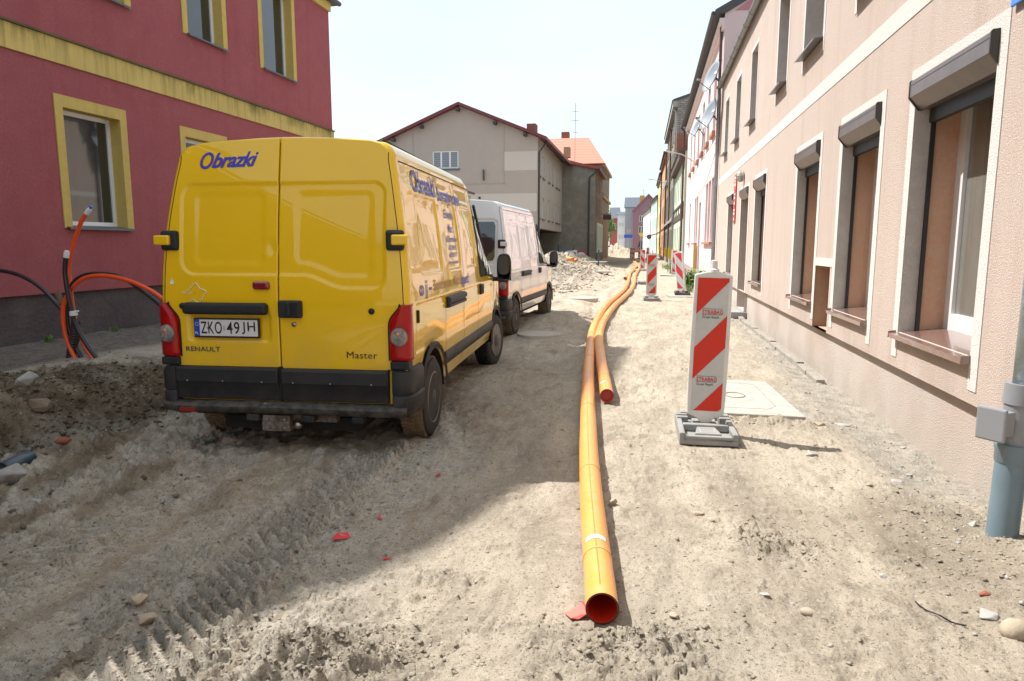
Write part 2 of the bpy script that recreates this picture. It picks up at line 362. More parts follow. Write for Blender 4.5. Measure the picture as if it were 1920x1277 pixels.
grey=np.clip(.75*bk*ss(-1.5,-2.6,tt)+.9*dt*ss(-.1,.3,tt)+.9*ss(1.5,1.85,GX)*ss(4.2,5,GY)+.85*ss(.85,1.0,GX)*ss(1.75,1.45,GX)*ss(6.45,6.55,GY)*ss(8.4,8.0,GY),0,1)
grey=np.clip(grey+.8*bump_at(GX,GY,-4.3,31,2.0,6),0,1)
pave=np.clip(bk*ss(-1.0,-1.8,tt)*ss(-7.0,-7.8,GX),0,1)
crust=np.zeros(GX.shape)
for pts_,wd_ in TRACKS:
    T_,S_,L_=seg_path(GX,GY,pts_); crust=np.maximum(crust,ss(wd_*1.1,wd_*.5,np.abs(T_)))
crust=np.clip(crust*.9+ss(.46,.58,fbm((GX*.95+GY*.3)*3.4,(GY*.95-GX*.3)*.8,184,6,.62)),0,1)*ss(-.8,-1.6,GX)*ss(8,6,GY)*(1-bk)*(1-.8*dt)
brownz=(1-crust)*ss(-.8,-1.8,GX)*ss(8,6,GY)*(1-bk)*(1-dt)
for nm,a in (('damp',damp),('grey',grey),('pave',pave),('crust',crust),('brownz',brownz)):
    at=me.attributes.new(nm,'FLOAT','POINT'); at.data.foreach_set('value',a.ravel().astype(np.float32))
gm=bpy.data.materials.new('sandy ground'); gm.use_nodes=True; n=gm.node_tree.nodes; l=gm.node_tree.links; B=n['Principled BSDF']; B.inputs['Roughness'].default_value=.95; B.inputs['Specular IOR Level'].default_value=.15
tcn=n.new('ShaderNodeTexCoord')
def gn(scale,det=6,rg=.6,vec=None,dist=0):
    q=n.new('ShaderNodeTexNoise'); q.inputs['Scale'].default_value=scale; q.inputs['Detail'].default_value=det; q.inputs['Roughness'].default_value=rg; q.inputs['Distortion'].default_value=dist; l.new(vec or tcn.outputs['Object'],q.inputs['Vector']); return q.outputs['Fac']
def mr(f,a,b,c=0,d=1):
    q=n.new('ShaderNodeMapRange'); q.inputs[1].default_value=a; q.inputs[2].default_value=b; q.inputs[3].default_value=c; q.inputs[4].default_value=d; l.new(f,q.inputs[0]); return q.outputs[0]
def mxc(f,a,b):
    q=n.new('ShaderNodeMix'); q.data_type='RGBA'
    if isinstance(f,float): q.inputs[0].default_value=f
    else: l.new(f,q.inputs[0])
    for i,c in ((6,a),(7,b)):
        if isinstance(c,tuple): q.inputs[i].default_value=(*c,1)
        else: l.new(c,q.inputs[i])
    return q.outputs[2]
def mul(a,b):
    q=n.new('ShaderNodeMath'); q.operation='MULTIPLY'; l.new(a,q.inputs[0])
    if isinstance(b,float): q.inputs[1].default_value=b
    else: l.new(b,q.inputs[1])
    return q.outputs[0]
mpn=n.new('ShaderNodeMapping'); mpn.inputs['Scale'].default_value=(1.6,.55,1); l.new(tcn.outputs['Object'],mpn.inputs[0])
c=mxc(mr(gn(1.3,8,.65,mpn.outputs[0],.6),.40,.62),(.50,.437,.347),(.355,.305,.24))
c=mxc(mul(mr(gn(3.1,8,.7,mpn.outputs[0],.8),.50,.66),.75),c,(.235,.20,.155))
c=mxc(mul(mr(gn(.55,5,.6),.50,.66),.55),c,(.37,.335,.28))
c=mxc(mul(mr(gn(9,7,.7),.52,.66),.55),c,(.52,.465,.385))
aD=n.new('ShaderNodeAttribute'); aD.attribute_name='damp'; aG=n.new('ShaderNodeAttribute'); aG.attribute_name='grey'
dampc=mxc(mr(gn(6,7,.7),.40,.62),(.155,.117,.078),(.075,.056,.038))
c=mxc(mul(aD.outputs['Fac'],mr(gn(2.5,6,.65),.30,.55,.45,1)),c,dampc)
greyc=mxc(mr(gn(7,7,.7),.42,.6),(.40,.37,.32),(.25,.23,.20))
c=mxc(mul(aG.outputs['Fac'],mr(gn(4,6,.65),.30,.50,.3,.95)),c,greyc)
aC=n.new('ShaderNodeAttribute'); aC.attribute_name='crust'; aB=n.new('ShaderNodeAttribute'); aB.attribute_name='brownz'
c=mxc(mul(aC.outputs['Fac'],mr(gn(5,7,.7),.36,.56,.25,.9)),c,mxc(mr(gn(16,6,.7),.4,.6),(.56,.52,.45),(.43,.39,.325)))
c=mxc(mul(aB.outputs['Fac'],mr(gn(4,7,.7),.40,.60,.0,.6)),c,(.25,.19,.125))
aP=n.new('ShaderNodeAttribute'); aP.attribute_name='pave'
c=mxc(mul(aP.outputs['Fac'],mr(gn(3,6,.6),.2,.5,.6,1)),c,mxc(mr(gn(9,6,.7),.42,.6),(.165,.15,.135),(.10,.09,.08)))
c=mxc(mul(mr(gn(70,3,.6),.57,.66),.75),c,(.13,.11,.088))
c=mxc(mul(mr(gn(55,2,.5),.66,.70),.6),c,(.62,.57,.50))
c=mxc(mul(mr(gn(230,2,.5),.52,.70),.6),c,(.17,.135,.095))
c=mxc(mul(mr(gn(24,6,.75,mpn.outputs[0]),.54,.66),.45),c,(.22,.18,.13))
rq=n.new('ShaderNodeTexNoise'); rq.noise_type='RIDGED_MULTIFRACTAL'; rq.inputs['Scale'].default_value=6; rq.inputs['Detail'].default_value=6; rq.inputs['Roughness'].default_value=.6; l.new(tcn.outputs['Object'],rq.inputs['Vector'])
rdg=mr(rq.outputs['Fac'],.0,1.6)
c=mxc(mul(mul(mr(rdg,.55,.85),mr(gn(1.7,4),.38,.56)),.6),c,(.20,.16,.115))  # dark ridged lines put crevice shade into the ground colour
l.new(c,B.inputs['Base Color'])
b0=n.new('ShaderNodeBump'); b0.inputs['Strength'].default_value=.8; b0.inputs['Distance'].default_value=.02; l.new(rdg,b0.inputs['Height'])
b1=n.new('ShaderNodeBump'); l.new(b0.outputs[0],b1.inputs['Normal']); b1.inputs['Strength'].default_value=.9; b1.inputs['Distance'].default_value=.014; l.new(gn(38,8,.78),b1.inputs['Height'])
b2=n.new('ShaderNodeBump'); b2.inputs['Strength'].default_value=.9; b2.inputs['Distance'].default_value=.007; l.new(gn(150,5,.7),b2.inputs['Height']); l.new(b1.outputs[0],b2.inputs['Normal']); l.new(b2.outputs[0],B.inputs['Normal'])
me.materials.append(gm)
ground=bpy.data.objects.new('ground',me); C.objects.link(ground); tag(ground,kind='structure')
# ------------------------------------------------------------------ vans
VPROF=[(.40,.93),(.50,.955),(.62,.972),(.80,.984),(1.0,.988),(1.2,.985),(1.4,.975),(1.6,.958),(1.8,.933),(2.0,.903),(2.15,.878),(2.25,.858)]
def vw(z):
    return np.interp(z,[p[0] for p in VPROF],[p[1] for p in VPROF])
def vprofile(fine=True):
    P=[]
    for z in (np.concatenate([np.arange(.40,1.0,.025),np.arange(1.0,2.25,.0125)]) if fine else np.arange(.40,2.25,.025)): P.append((float(vw(z)),float(z)))
    for k in range(11):
        t=k/10*PI/2; P.append((.735+.123*math.cos(t)**.9,2.25+.135*math.sin(t)**.95))
    for k in range(1,13):
        x=.735*(1-k/12); P.append((x,2.385+.05*(1-(x/.735)**2)))
    return P
def vlean(z): return .02+(.16*((z-1.0)/1.4)**2 if z>1 else 0)
ZBELT=1.15
def vtop(y):  # body top height along the length
    return float(np.interp(y,[0,2.75,2.95,3.10,3.30,4.30,4.80,5.10,5.25,5.32],[2.435,2.435,2.40,2.28,2.10,1.30,1.16,.98,.80,.62]))
def vnarrow(y): return 1-.10*max(0,(y-3.9)/1.4)**2*1.2
WR,WF=.78,4.40
def zbot(y):
    z=.40 if y>WR else .62
    for wy in (WR,WF):
        d=abs(y-wy)
        if d<.41: z=max(z if y>WR-.41 else .4,.36+math.sqrt(max(.41**2-d*d,0))*.98)
    return z
def sidex(y,z):
    t=vtop(y); z0=z
    if z>ZBELT and t<2.43: z0=min(ZBELT+(z-ZBELT)*(2.435-ZBELT)/max(t-ZBELT,.05),2.3) if t>ZBELT else z
    return float(vw(z0))*vnarrow(y)
def rrect(u,v,u0,u1,v0,v1,r):
    """signed distance to rounded rect (negative inside)"""
    cx,cy=(u0+u1)/2,(v0+v1)/2; hx,hy=(u1-u0)/2-r,(v1-v0)/2-r
    dx,dy=abs(u-cx)-hx,abs(v-cy)-hy
    return math.hypot(max(dx,0),max(dy,0))+min(max(dx,dy),0)-r
def sst(a,b,x):
    t=min(max((x-a)/(b-a),0),1); return t*t*(3-2*t)
def side_emb(y,z):
    e=0
    for (a,b) in ((.42,1.17),(1.42,2.02),(2.30,2.86)):
        d=rrect(y,z,a,b,1.40,2.02,.06); e-=.013*sst(.008,-.010,d)
        e+=.002*sst(.0,-.25,d)
    for (a,b) in ((.30,1.22),(1.38,2.0),(2.14,2.85)):
        d=rrect(y,z,a,b,2.08,2.21,.03); e-=.007*sst(.012,-.012,d)
    d=rrect(y,z,.20,4.1,.80,1.175,.03); e-=.008*sst(.015,-.012,d)
    e+=.0012*math.sin(y*4.1+z*2)*sst(1.25,1.35,z)
    e+=.0005*math.sin(y*7+z*5)+.0004*math.sin(z*11+y*3)
    return e
def rear_low(x):   # lower contour of the pressed panel
    if x<.17: return 1.405
    if x<.50: return 1.405-.095*sst(.17,.50,x)
    return 1.31
def rear_emb(x,z,win=False):
    lo=rear_low(x); e=0
    # pressed field common to both doors
    d=max(rrect(x,z,-.80,.80,lo-.0,2.085,.09) if x>0 else rrect(x,z,-.80,.80,1.405,2.085,.11),-9)
    e-=.010*sst(.008,-.010,d)
    d=rrect(x,z,-.68,-.14,1.49,2.01,.05) if x<0 else rrect(x,z,.12,.70,lo+.09,2.01,.05)
    e-=.006*sst(.03,-.03,d)
    d=rrect(x,z,-.76,-.10,.90,1.12,.03); e-=.014*sst(.02,-.015,d)   # number plate recess
    if x<-.02: e-=.010*math.exp(-(((x+.07)/.05)**2+((z-1.60)/.05)**2))
    return e
def make_van(root,paint,yellow):
    P=vprofile(yellow); Pn=np.array(P); half=P
    black=mat('dark bumper plastic',(.013,.016,.021),.55,spec=.35,bump=(180,.25,.002),var=(3,(.022,.023,.025),1.5))
    gap=plain('door gap black',(.008,.008,.008),.8)
    ys=(list(np.arange(0,3.1,.0125))+list(np.arange(3.1,5.30,.025)) if yellow else list(np.arange(0,5.30,.025)))+[5.30]
    rnd=.045
    rows=[]
    for y in ys:
        t=vtop(y); nf=vnarrow(y); zb=zbot(y); row=[]
        for side in (1,-1):
            seq=half if side==1 else half[::-1][1:]
            for (x,z) in seq:
                z1=z
                if z>ZBELT and t<2.43:
                    z1=ZBELT+(z-ZBELT)*(t-ZBELT)/(2.435-ZBELT) if t>ZBELT else t+.03*sst(0,1.2,z-ZBELT)
                if z<1.0: z1=zb+(z-.40)*(1.0-zb)/.60 if t>1.0 else min(z1,t)
                if t<ZBELT and z<=ZBELT: z1=min(z1,t)
                xx=x*nf
                if y<rnd: xx-=(rnd-math.sqrt(max(rnd*rnd-(rnd-y)**2,0)))*(1 if x>.3 else 0)*1.0; 
                if z>2.25 and y<rnd: z1-=(rnd-math.sqrt(max(rnd*rnd-(rnd-y)**2,0)))
                if z<2.24 and .1<y<4.6 and x>.5: xx+=side_emb(y,z1)
                row.append((side*xx,y+vlean(z)*(1-min(y/2.0,1))+.0,z1))
        rows.append(row)
    b=MB(); b.grid(rows); b.f.append(tuple(range((len(ys)-1)*len(rows[0]),len(ys)*len(rows[0]))))
    body=b.build('body',paint,root,smooth=True,shade_angle=50,recalc=False)
    bm=bmesh.new(); bm.from_mesh(body.data); bmesh.ops.recalc_face_normals(bm,faces=bm.faces); bm.to_mesh(body.data); bm.free()
    # ---- rear doors: one grid split at the centre line
    def rearpt(x,z,off=0,emb=True):
        d=min(float(vw(min(z,2.25)))-abs(x),2.43-z if z>1.2 else 9)
        rd=0
        if d<rnd: rd=rnd-math.sqrt(max(rnd*rnd-(rnd-max(d,0))**2,0))
        return (x,vlean(z)+rd*.9-off-(rear_emb(x,z) if emb else 0),z)
    zs=[.44+i*.011 for i in range(int((2.345-.44)/.011)+1)]+[2.35,2.365,2.378,2.388]
    def wlim(z):
        if z<=2.25: return float(vw(z))-.012
        return float(np.interp(z,[2.25,2.30,2.34,2.365,2.388],[.846,.825,.79,.755,.66]))
    for sgn,x0 in ((-1,-.030),(1,-.018)):
        P2=[]
        for z in zs:
            wl=wlim(z); n_=90; row=[]
            for i in range(n_+1):
                x=x0+(sgn*wl-x0)*i/n_
                cr_=.035*(1-(x/.735)**2)*(sst(2.2,2.388,z)) if abs(x)<.735 else 0
                p=rearpt(x,z); row.append((p[0],p[1],p[2]+cr_))
            P2.append(row)
        b=MB(); b.grid(P2); 
        d=b.build('rear_door',paint,root,smooth=True,recalc=False)
        d.data.materials.append(gap)
        bm=bmesh.new(); bm.from_mesh(d.data); 
        bmesh.ops.recalc_face_normals(bm,faces=bm.faces)
        if sum(f.normal.y for f in bm.faces)>0: bmesh.ops.reverse_faces(bm,faces=bm.faces)
        bm.to_mesh(d.data); bm.free()
        sd=d.modifiers.new('s','SOLIDIFY'); sd.thickness=.03; sd.offset=-1
        if yellow:
            doors=globals().setdefault('_doors',{}); doors[sgn]=d
    L=[o for o in bpy.data.objects if o.parent==root and o.name.startswith('rear_door')]; dl,dr=L[0],L[1]
    # inner black sheet seen through the door gap
    b=MB(); b.grid([[(x,vlean(z)+.045,z) for x in (-.6,-.06,-.02,.02,.6)] for z in np.linspace(.44,2.37,30)]); b.build('door_seal',gap,root,recalc=False)
    for s in (-1,1):
        b=MB()
        for i in range(30):
            z0=.70+i*(1.60/30); z1=z0+1.60/30
            xa,xb=float(vw(z0))-.045,float(vw(z1))-.045
            b.quad(*[(s*(x_),rearpt(x_,z_,.0015,False)[1],z_) for x_,z_ in ((xa,z0),(xa+.006,z0),(xb+.006,z1),(xb,z1))])
        b.build('door_seam',gap,root,recalc=False)
    # ---- lower door cladding, bumper, step
    for (a,c_,z0,z1,par) in ((-.865,-.036,.445,.705,dl),(-.012,.825,.445,.700,dr)):
        b=MB(); rows=[]
        for (z,y) in ((z0,.02),(z0+.012,-.012),(z0+.13,-.022),(z0+.145,-.034),(z1-.02,-.034),(z1-.004,-.022),(z1,.02)):
            rows.append([(a-.004,.03,z),(a,y+.012,z),(a+.012,y,z)]+[(a+(c_-a)*k/8,y,z) for k in range(1,8)]+[(c_-.012,y,z),(c_,y+.012,z),(c_+.004,.03,z)])
        b.grid(rows); cl=b.build('door_cladding',black,par,smooth=True,shade_angle=35)
        for k in (.12,.47,.85):
            b=MB(); x=a+(c_-a)*k; b.lathe([(.0,-.007),(.006,-.005),(.008,.0)],(x,-.035,z0+.150),'y',10); b.build('screw',plain('dull steel',(.35,.35,.34),.4,metal=1),cl,smooth=True)
    b=MB(); b.box(-.037,-.011,-.004,.03,.442,.71); b.build('cladding_gap',gap,root)
    for s in (-1,1):
        prof=[(.845,.03),(.86,-.035),(.91,-.045),(.965,-.02),(1.0,.05),(1.01,.16),(1.008,.30),(.995,.385)]
        b=MB(); rows=[]
        for (z,k) in ((.335,.90),(.345,.965),(.40,1.0),(.50,1.005),(.515,.988),(.53,1.0),(.66,1.0),(.695,.985),(.705,.955)):
            rows.append([(s*(x*k if x>.9 else x),(y+.008 if z in(.515,) else y)+(0 if k>.98 else .02),z) for x,y in prof])
        b.grid(rows); b.grid([[(s*x*.955,y+.02,.705) for x,y in prof],[(s*.86,.2,.705)]*len(prof)])
        b.grid([[(s*x*.90,y+.02,.335) for x,y in prof],[(s*.86,.2,.335)]*len(prof)])
        b.build('bumper_corner',black,root,smooth=True,shade_angle=40)
        b=MB(); b.box(s*.84 if s>0 else -.985,.985 if s>0 else -.84,-.012,.10,.708,.772); b.build('light_base',black,root,bevel=.012)
    b=MB()
    rows=[]
    for x in np.linspace(-.97,.97,40):
        e=.06*sst(.80,.97,abs(x)); zz=.012*math.cos(x*1.4)
        rows.append([(x,.10,.425+zz),(x,-.02+e,.432+zz),(x,-.085+e,.425+zz),(x,-.105+e,.405+zz),(x,-.10+e,.375+zz),(x,-.075+e,.352+zz),(x,-.02+e,.345+zz),(x,.10,.345+zz)])
    b.grid(rows); st=b.build('bumper_step',mat('worn bumper plastic',(.018,.021,.025),.6,spec=.35,var=[(2.5,(.045,.042,.038),1.2),(14,(.09,.08,.065),2.5)],bump=(120,.3,.002)),root,smooth=True,shade_angle=45)
    for x in (-.22,.22,.60): b=MB(); b.box(x-.045,x+.045,-.085,.0,.305,.36); b.build('bracket',black,st,bevel=.012)
    b=MB(); b.box(-.80,-.67,-.108,-.09,.365,.40); b.build('reflector',plain('dim red reflector',(.22,.02,.015),.25),root,bevel=.004)
    # ---- tail lights
    red=mat('red lamp plastic',(.42,.004,.005),.15,spec=.35,var=(9,(.24,.002,.003),1.2)); clear=mat('clear lamp plastic',(.30,.28,.27),.15,spec=.4,var=(40,(.12,.11,.11),1.5),bump=(90,.4,.003)); amber=plain('amber bulb',(.85,.25,.06),.3)
    for s in (-1,1):
        b=MB(); rows=[]
        for i in range(25):
            z=.775+.415*i/24; q=sst(1.0,1.19,z); inner=.835+.085*q**2.2
            outer=.993-.004*q
            pr=[(inner,.03),(inner+.006,-.012),(inner+.02,-.022),((inner+.97)/2,-.026),(.955,-.018),(.982,.005),(outer+.004,.045),(outer+.004,.085),(outer-.002,.11)]
            sc=0 if 0<i<24 else 1
            rows.append([(s*min(x,float(vw(z))+.012),vlean(z)-.02+y+(.02 if sc else 0),z) for x,y in pr])
        b.grid(rows); tl=b.build('tail_light',red,root,smooth=True,shade_angle=60)
        b=MB(); cx,cz=s*.915,.955
        for k in range(1):
            b.lathe([(.0,-.018),(.045,-.014),(.060,-.006),(.064,.012)],(cx,-.028,cz),'y',28)
        b.v=[(x,y+max(0,(abs(x)-.955))*.9,z+(z-cz)*.12) for x,y,z in b.v]
        ln=b.build('clear_lens',clear,tl,smooth=True)
        b=MB(); b.lathe([(.0,-.005),(.010,-.003),(.012,.003)],(cx+s*.0,-.045,cz+.025),'y',14); b.build('indicator_bulb',amber,ln,smooth=True)
        # dark seal round the light
        b=MB(); b.tube([(s*(.829+.085*sst(1.0,1.19,z)**2.2+.0),rearpt(.84,z,.006,False)[1],z) for z in np.linspace(.775,1.195,20)],.006,6); b.build('light_seal',gap,tl)
    # ---- hinges, handle, bar, plate
    for s in (-1,1):
        b=MB(); poly=[]; x0,x1=.815,.95
        xa,xb=(x0,x1) if s>0 else (-x1,-x0)
        b.box(xa,xb,.02,.075,1.585,1.735); o=b.build('hinge_cover',black,root,bevel=.02)
        b=MB(); b.box(min(s*.865,s*.99),max(s*.865,s*.99),-.005,.09,1.625,1.70); b.build('hinge',paint,o,bevel=.012)
    b=MB(); b.box(-.015,.165,-.02,.05,1.085,1.215); h=b.build('door_handle',black,dr,bevel=.014)
    b=MB(); b.box(.055,.135,-.0235,-.018,1.11,1.195); b.build('handle_recess',plain('handle recess',(.006,.006,.007),.7),h)
    b=MB(); b.box(.06,.092,-.042,-.01,1.105,1.20); b.build('handle_grip',black,h,bevel=.006)
    b=MB(); b.lathe([(0,-.012),(.017,-.011),(.02,.01)],(.095,.02,1.035),'y',18); b.build('lock',plain('dull steel',(.35,.35,.34),.4,metal=1),dr,smooth=True)
    for s,x,z in ((-1,-.80,1.165),(1,.70,1.14)):
        b=MB(); b.lathe([(0,-.012),(.022,-.010),(.025,.01)],(x,.02,z),'y',18); b.build('door_stop',black,dl if s<0 else dr,smooth=True)
    b=MB(); b.box(-.775,-.10,-.045,.03,1.105,1.195); b.build('grab_bar',black,dl,bevel=.028,seg=4)
    return dict(dl=dl,dr=dr,body=body,black=black,gap=gap,rearpt=rearpt)
def side_strip(mb,y0,y1,z0,z1,off,n=2,x=None):
    for i in range(n):
        a=y0+(y1-y0)*i/n; c=y0+(y1-y0)*(i+1)/n
        mb.quad((sidex(a,z0)+off,a,z0),(sidex(c,z0)+off,c,z0),(sidex(c,z1)+off,c,z1),(sidex(a,z1)+off,a,z1))
def van_wheel(root,x,y,s,muddy,steer=0):
    tyre=mat('tyre rubber',(.018,.017,.017),.8,bump=(60,.3,.004),var=(5,(.035,.03,.026),1.5)); mud=mat('muddy tyre',(.16,.115,.07),.95,bump=(45,.8,.01),var=(12,(.26,.20,.13),1.6))
    rim=mat('dusty steel rim',(.19,.185,.175),.45,metal=.2,var=(10,(.10,.09,.08),1.4)); hub=plain('dark hub cap',(.04,.042,.045),.5)
    c=(0,0,0); r=.345
    M=Matrix.Translation((x,y,r-.01))@Matrix.Rotation(steer,4,'Z')
    e=MB(); e.lathe([(.215,-.10),(.26,-.112),(.315,-.108),(.335,-.095)],c,'x',48)
    e.lathe([(.215,.10),(.26,.112),(.315,.108),(.335,.095)],c,'x',48)
    t=MB(); t.v=e.v; t.f=e.f
    t.lathe([(.335,-.095),(.345,-.06),(.345,.06),(.335,.095)],c,'x',48)
    for k in range(48):   # tread blocks
        a=2*PI*k/48
        for j,(xa,xb) in enumerate(((-.088,-.035),(-.025,.025),(.035,.088))):
            aa=a+(.03 if j==1 else 0)
            vs=[(xx,rr*math.cos(aa+dd),rr*math.sin(aa+dd)) for rr in (.343,.354) for dd in (0,.085) for xx in (xa,xb)]
            t.add(vs,[(0,1,3,2),(4,6,7,5),(0,4,5,1),(2,3,7,6),(0,2,6,4),(1,5,7,3)])
    t.v=[tuple(M@Vector(p)) for p in t.v]
    wh=t.build('wheel',mud if muddy else tyre,root,smooth=True,shade_angle=35)
    if muddy:   # clean outer sidewall shows dark rubber
        t=MB(); t.lathe([(.217,s*.1135),(.262,s*.1145),(.318,s*.1105),(.338,s*.097)],c,'x',48); t.v=[tuple(M@Vector(p)) for p in t.v]; t.build('sidewall',tyre,wh,smooth=True)
    t=MB(); t.lathe([(.222,s*.112),(.212,s*.118),(.200,s*.105),(.185,s*.055),(.12,s*.045),(.10,s*.06),(.06,s*.085),(0,s*.085)],c,'x',40)
    t.v=[tuple(M@Vector(p)) for p in t.v]; rm=t.build('rim',rim,wh,smooth=True,shade_angle=40)
    t=MB()
    for k in range(10):
        a=2*PI*k/10; t.lathe([(0,s*.058),(.019,s*.0585)],(0,.152*math.cos(a),.152*math.sin(a)),'x',12)
    t.v=[tuple(M@Vector(p)) for p in t.v]; t.build('rim_hole',plain('rim hole black',(.01,.01,.01),.9),rm)
    t=MB(); t.lathe([(.105,s*.055),(.10,s*.10),(.085,s*.112),(.03,s*.116),(0,s*.116)],c,'x',28); t.v=[tuple(M@Vector(p)) for p in t.v]; t.build('hub_cap',hub,rm,smooth=True,shade_angle=40)
    return wh
def van_rest(root,V,paint,yellow):
    black,gap=V['black'],V['gap']; body=V['body']
    # underbody and wheel wells
    b=MB(); b.box(-.80,.80,.12,5.1,.30,.46); b.box(-.55,.55,.1,4.9,.20,.30)
    b.build('underbody',plain('underbody black',(.012,.011,.010),.9),root)
    for wy in (WR,WF):
        for s in (-1,1):
            b=MB(); P2=[]
            for k in range(17):
                a=PI*k/16; P2.append([(s*x,wy+.405*math.cos(a),.36+.40*math.sin(a)) for x in (.97,.60)])
            b.grid(P2); b.f.append(tuple(2*k+1 for k in range(17))); b.build('wheel_well',plain('underbody black',(.012,.011,.010),.9),root,recalc=False)
            van_wheel(root,s*(.862),wy,s,yellow and wy==WR or not yellow,R(-10 if wy==WF and yellow else 0))
    # arch trim
        for s in (-1,1):
            b=MB(); P2=[]
            for k in range(21):
                a=PI*(-.02+1.04*k/20); P2.append([(s*(sidex(wy,.8)+ (.004 if r_<.43 else .018 if r_<.45 else .0)),wy+r_*math.cos(a),.36+.99*r_*math.sin(a)) for r_ in (.405,.425,.44,.462)])
            b.grid(P2); b.build('arch_trim',black,root,smooth=True)
    # side strip of dark trim with joints
    segs=((1.20,1.62),(1.635,2.95),(2.965,3.93))
    for (a,c) in segs:
        b=MB(); rows=[]
        for y in np.linspace(a,c,6): rows.append([(sidex(y,.6)+o_,y,z) for z,o_ in ((.535,-.003),(.545,.018),(.60,.024),(.655,.018),(.668,-.003))])
        b.grid(rows); b.v+=[]; b.build('side_trim',black,body,smooth=True)
    # seams of the doors
    b=MB()
    def vseam(y,z0,z1,wd=.006,curve=0):
        n_=14
        for i in range(n_):
            a=z0+(z1-z0)*i/n_; c=z0+(z1-z0)*(i+1)/n_
            ya,yc=y+curve*(a-z0),y+curve*(c-z0)
            b.quad((sidex(ya,a)+.004+max(side_emb(ya,a),-.02),ya,a),(sidex(ya+wd,a)+.004+max(side_emb(ya+wd,a),-.02),ya+wd,a),(sidex(yc+wd,c)+.004+max(side_emb(yc+wd,c),-.02),yc+wd,c),(sidex(yc,c)+.004+max(side_emb(yc,c),-.02),yc,c))
    vseam(1.24,.48,1.12); vseam(2.09,.45,2.235,.010); vseam(2.94,.45,1.20); vseam(3.86,.80,1.18)
    for (a,c) in ((.25,1.2),(1.2,2.1),(2.1,2.95)): side_strip(b,a,c,2.244,2.252,.003,6)
    b.build('side_seam',gap,body,recalc=False)
    # slide rail handle, flap slit, cab door handle
    b=MB(); rows=[]
    for y in (1.27,1.29,1.32,1.95,2.07,2.085):
        k=1 if 1.28<y<2.08 else .2
        rows.append([(sidex(y,1.1)+o_*k,y,z) for z,o_ in ((1.055,-.01),(1.06,.028),(1.085,.030),(1.09,.018),(1.105,.018),(1.11,.034),(1.14,.036),(1.155,.02),(1.158,-.01))])
    b.grid(rows); b.build('slide_rail',black,body,smooth=True,shade_angle=40)
    b=MB(); b.box(sidex(.26,1.1)-.01,sidex(.26,1.1)+.012,.25,.275,1.03,1.13); b.build('rail_end',black,body,bevel=.005)
    x=sidex(3.1,1.12)
    b=MB(); b.box(x-.01,x+.022,3.02,3.20,1.055,1.175); h=b.build('side_door_handle',black,body,bevel=.014)
    b=MB(); b.box(x+.020,x+.0235,3.06,3.13,1.08,1.15); b.build('handle_recess',plain('handle recess',(.006,.006,.007),.7),h)
    # cab door glass with black frame
    glass=mat('dark van glass',(.012,.02,.022),.03,coat=1,spec=.8)
    def spoly(pts,off,n_=8,m=8):
        zs_=[p[1] for p in pts]; z0,z1=min(zs_),max(zs_); rows=[]
        for i in range(n_+1):
            z=z0+(z1-z0)*min(max(i/n_,.002),.998); xs_=[]
            for k in range(len(pts)):
                (ya,za),(yb,zb_)=pts[k],pts[(k+1)%len(pts)]
                if (za-z)*(zb_-z)<0: xs_.append(ya+(yb-ya)*(z-za)/(zb_-za))
            if len(xs_)<2: continue
            a,c=min(xs_),max(xs_); rows.append([(sidex(a+(c-a)*j/m,z)+off,a+(c-a)*j/m,z) for j in range(m+1)])
        return rows
    fr=[(3.02,1.22),(3.02,1.90),(3.06,1.97),(3.40,1.97),(4.28,1.24),(4.2,1.20)]
    gl=[(3.06,1.26),(3.06,1.90),(3.10,1.935),(3.38,1.935),(4.12,1.30),(4.0,1.26)]
    b=MB(); b.grid(spoly(fr,.006)); wf=b.build('window_frame',black,body,recalc=False)
    b=MB(); b.grid(spoly(gl,.010)); b.build('pane',glass,wf,recalc=False)
    # windscreen pillar strip
    b=MB()
    pts=[(3.28,2.12),(3.6,1.87),(4.0,1.55),(4.36,1.26)]
    b.tube([(sidex(y,min(z,vtop(y)-.03))+.008,y,z-.03) for y,z in pts],.018,6); b.build('pillar_trim',black,body)
    # mirrors
    for s in (1,-1):
        b=MB(); b.box(.93,1.10,4.06,4.13,1.16,1.215); b.v=[(s*x_,y_,z_) for x_,y_,z_ in b.v]; m=b.build('mirror',black,root,bevel=.015)
        b=MB(); n_=24; rings=[]
        for (yy,k) in ((4.0,.86),(3.985,.93),(4.0,1.0),(4.06,1.0),(4.12,.93),(4.16,.72),(4.175,.3)):
            ring=[]
            for i in range(n_+1):
                t=2*PI*i/n_; c_,s_=math.cos(t),math.sin(t)
                ring.append((s*(1.13+.092*k*math.copysign(abs(c_)**.6,c_)),yy,1.335+.185*k*math.copysign(abs(s_)**.7,s_)))
            rings.append(ring)
        b.grid(rings); ho=b.build('mirror_housing',black,m,smooth=True,shade_angle=50)
        b=MB(); ring=[]
        for i in range(n_):
            t=2*PI*i/n_; c_,s_=math.cos(t),math.sin(t); ring.append((s*(1.13+.076*math.copysign(abs(c_)**.6,c_)),3.995,1.375+.125*math.copysign(abs(s_)**.7,s_)))
        b.add(ring,[tuple(range(n_))]); b.build('mirror_glass',mat('mirror glass',(.03,.034,.036),.04,spec=.6),m)
        b=MB(); b.box(s*1.13-.065,s*1.13+.065,3.99,4.01,1.165,1.19); b.build('lower_mirror_glass',mat('mirror glass',(.03,.034,.036),.04,spec=.6),m,bevel=.004)
    # headlights and windscreen at the far end
    b=MB(); b.grid([[(x,y+.01-.10*(x/.8)**2,z+.012) for x in np.linspace(-.70,.70,9)] for y,z in ((3.40,2.02),(3.75,1.74),(4.1,1.46),(4.28,1.32))]); b.build('windscreen',glass,root,recalc=False)
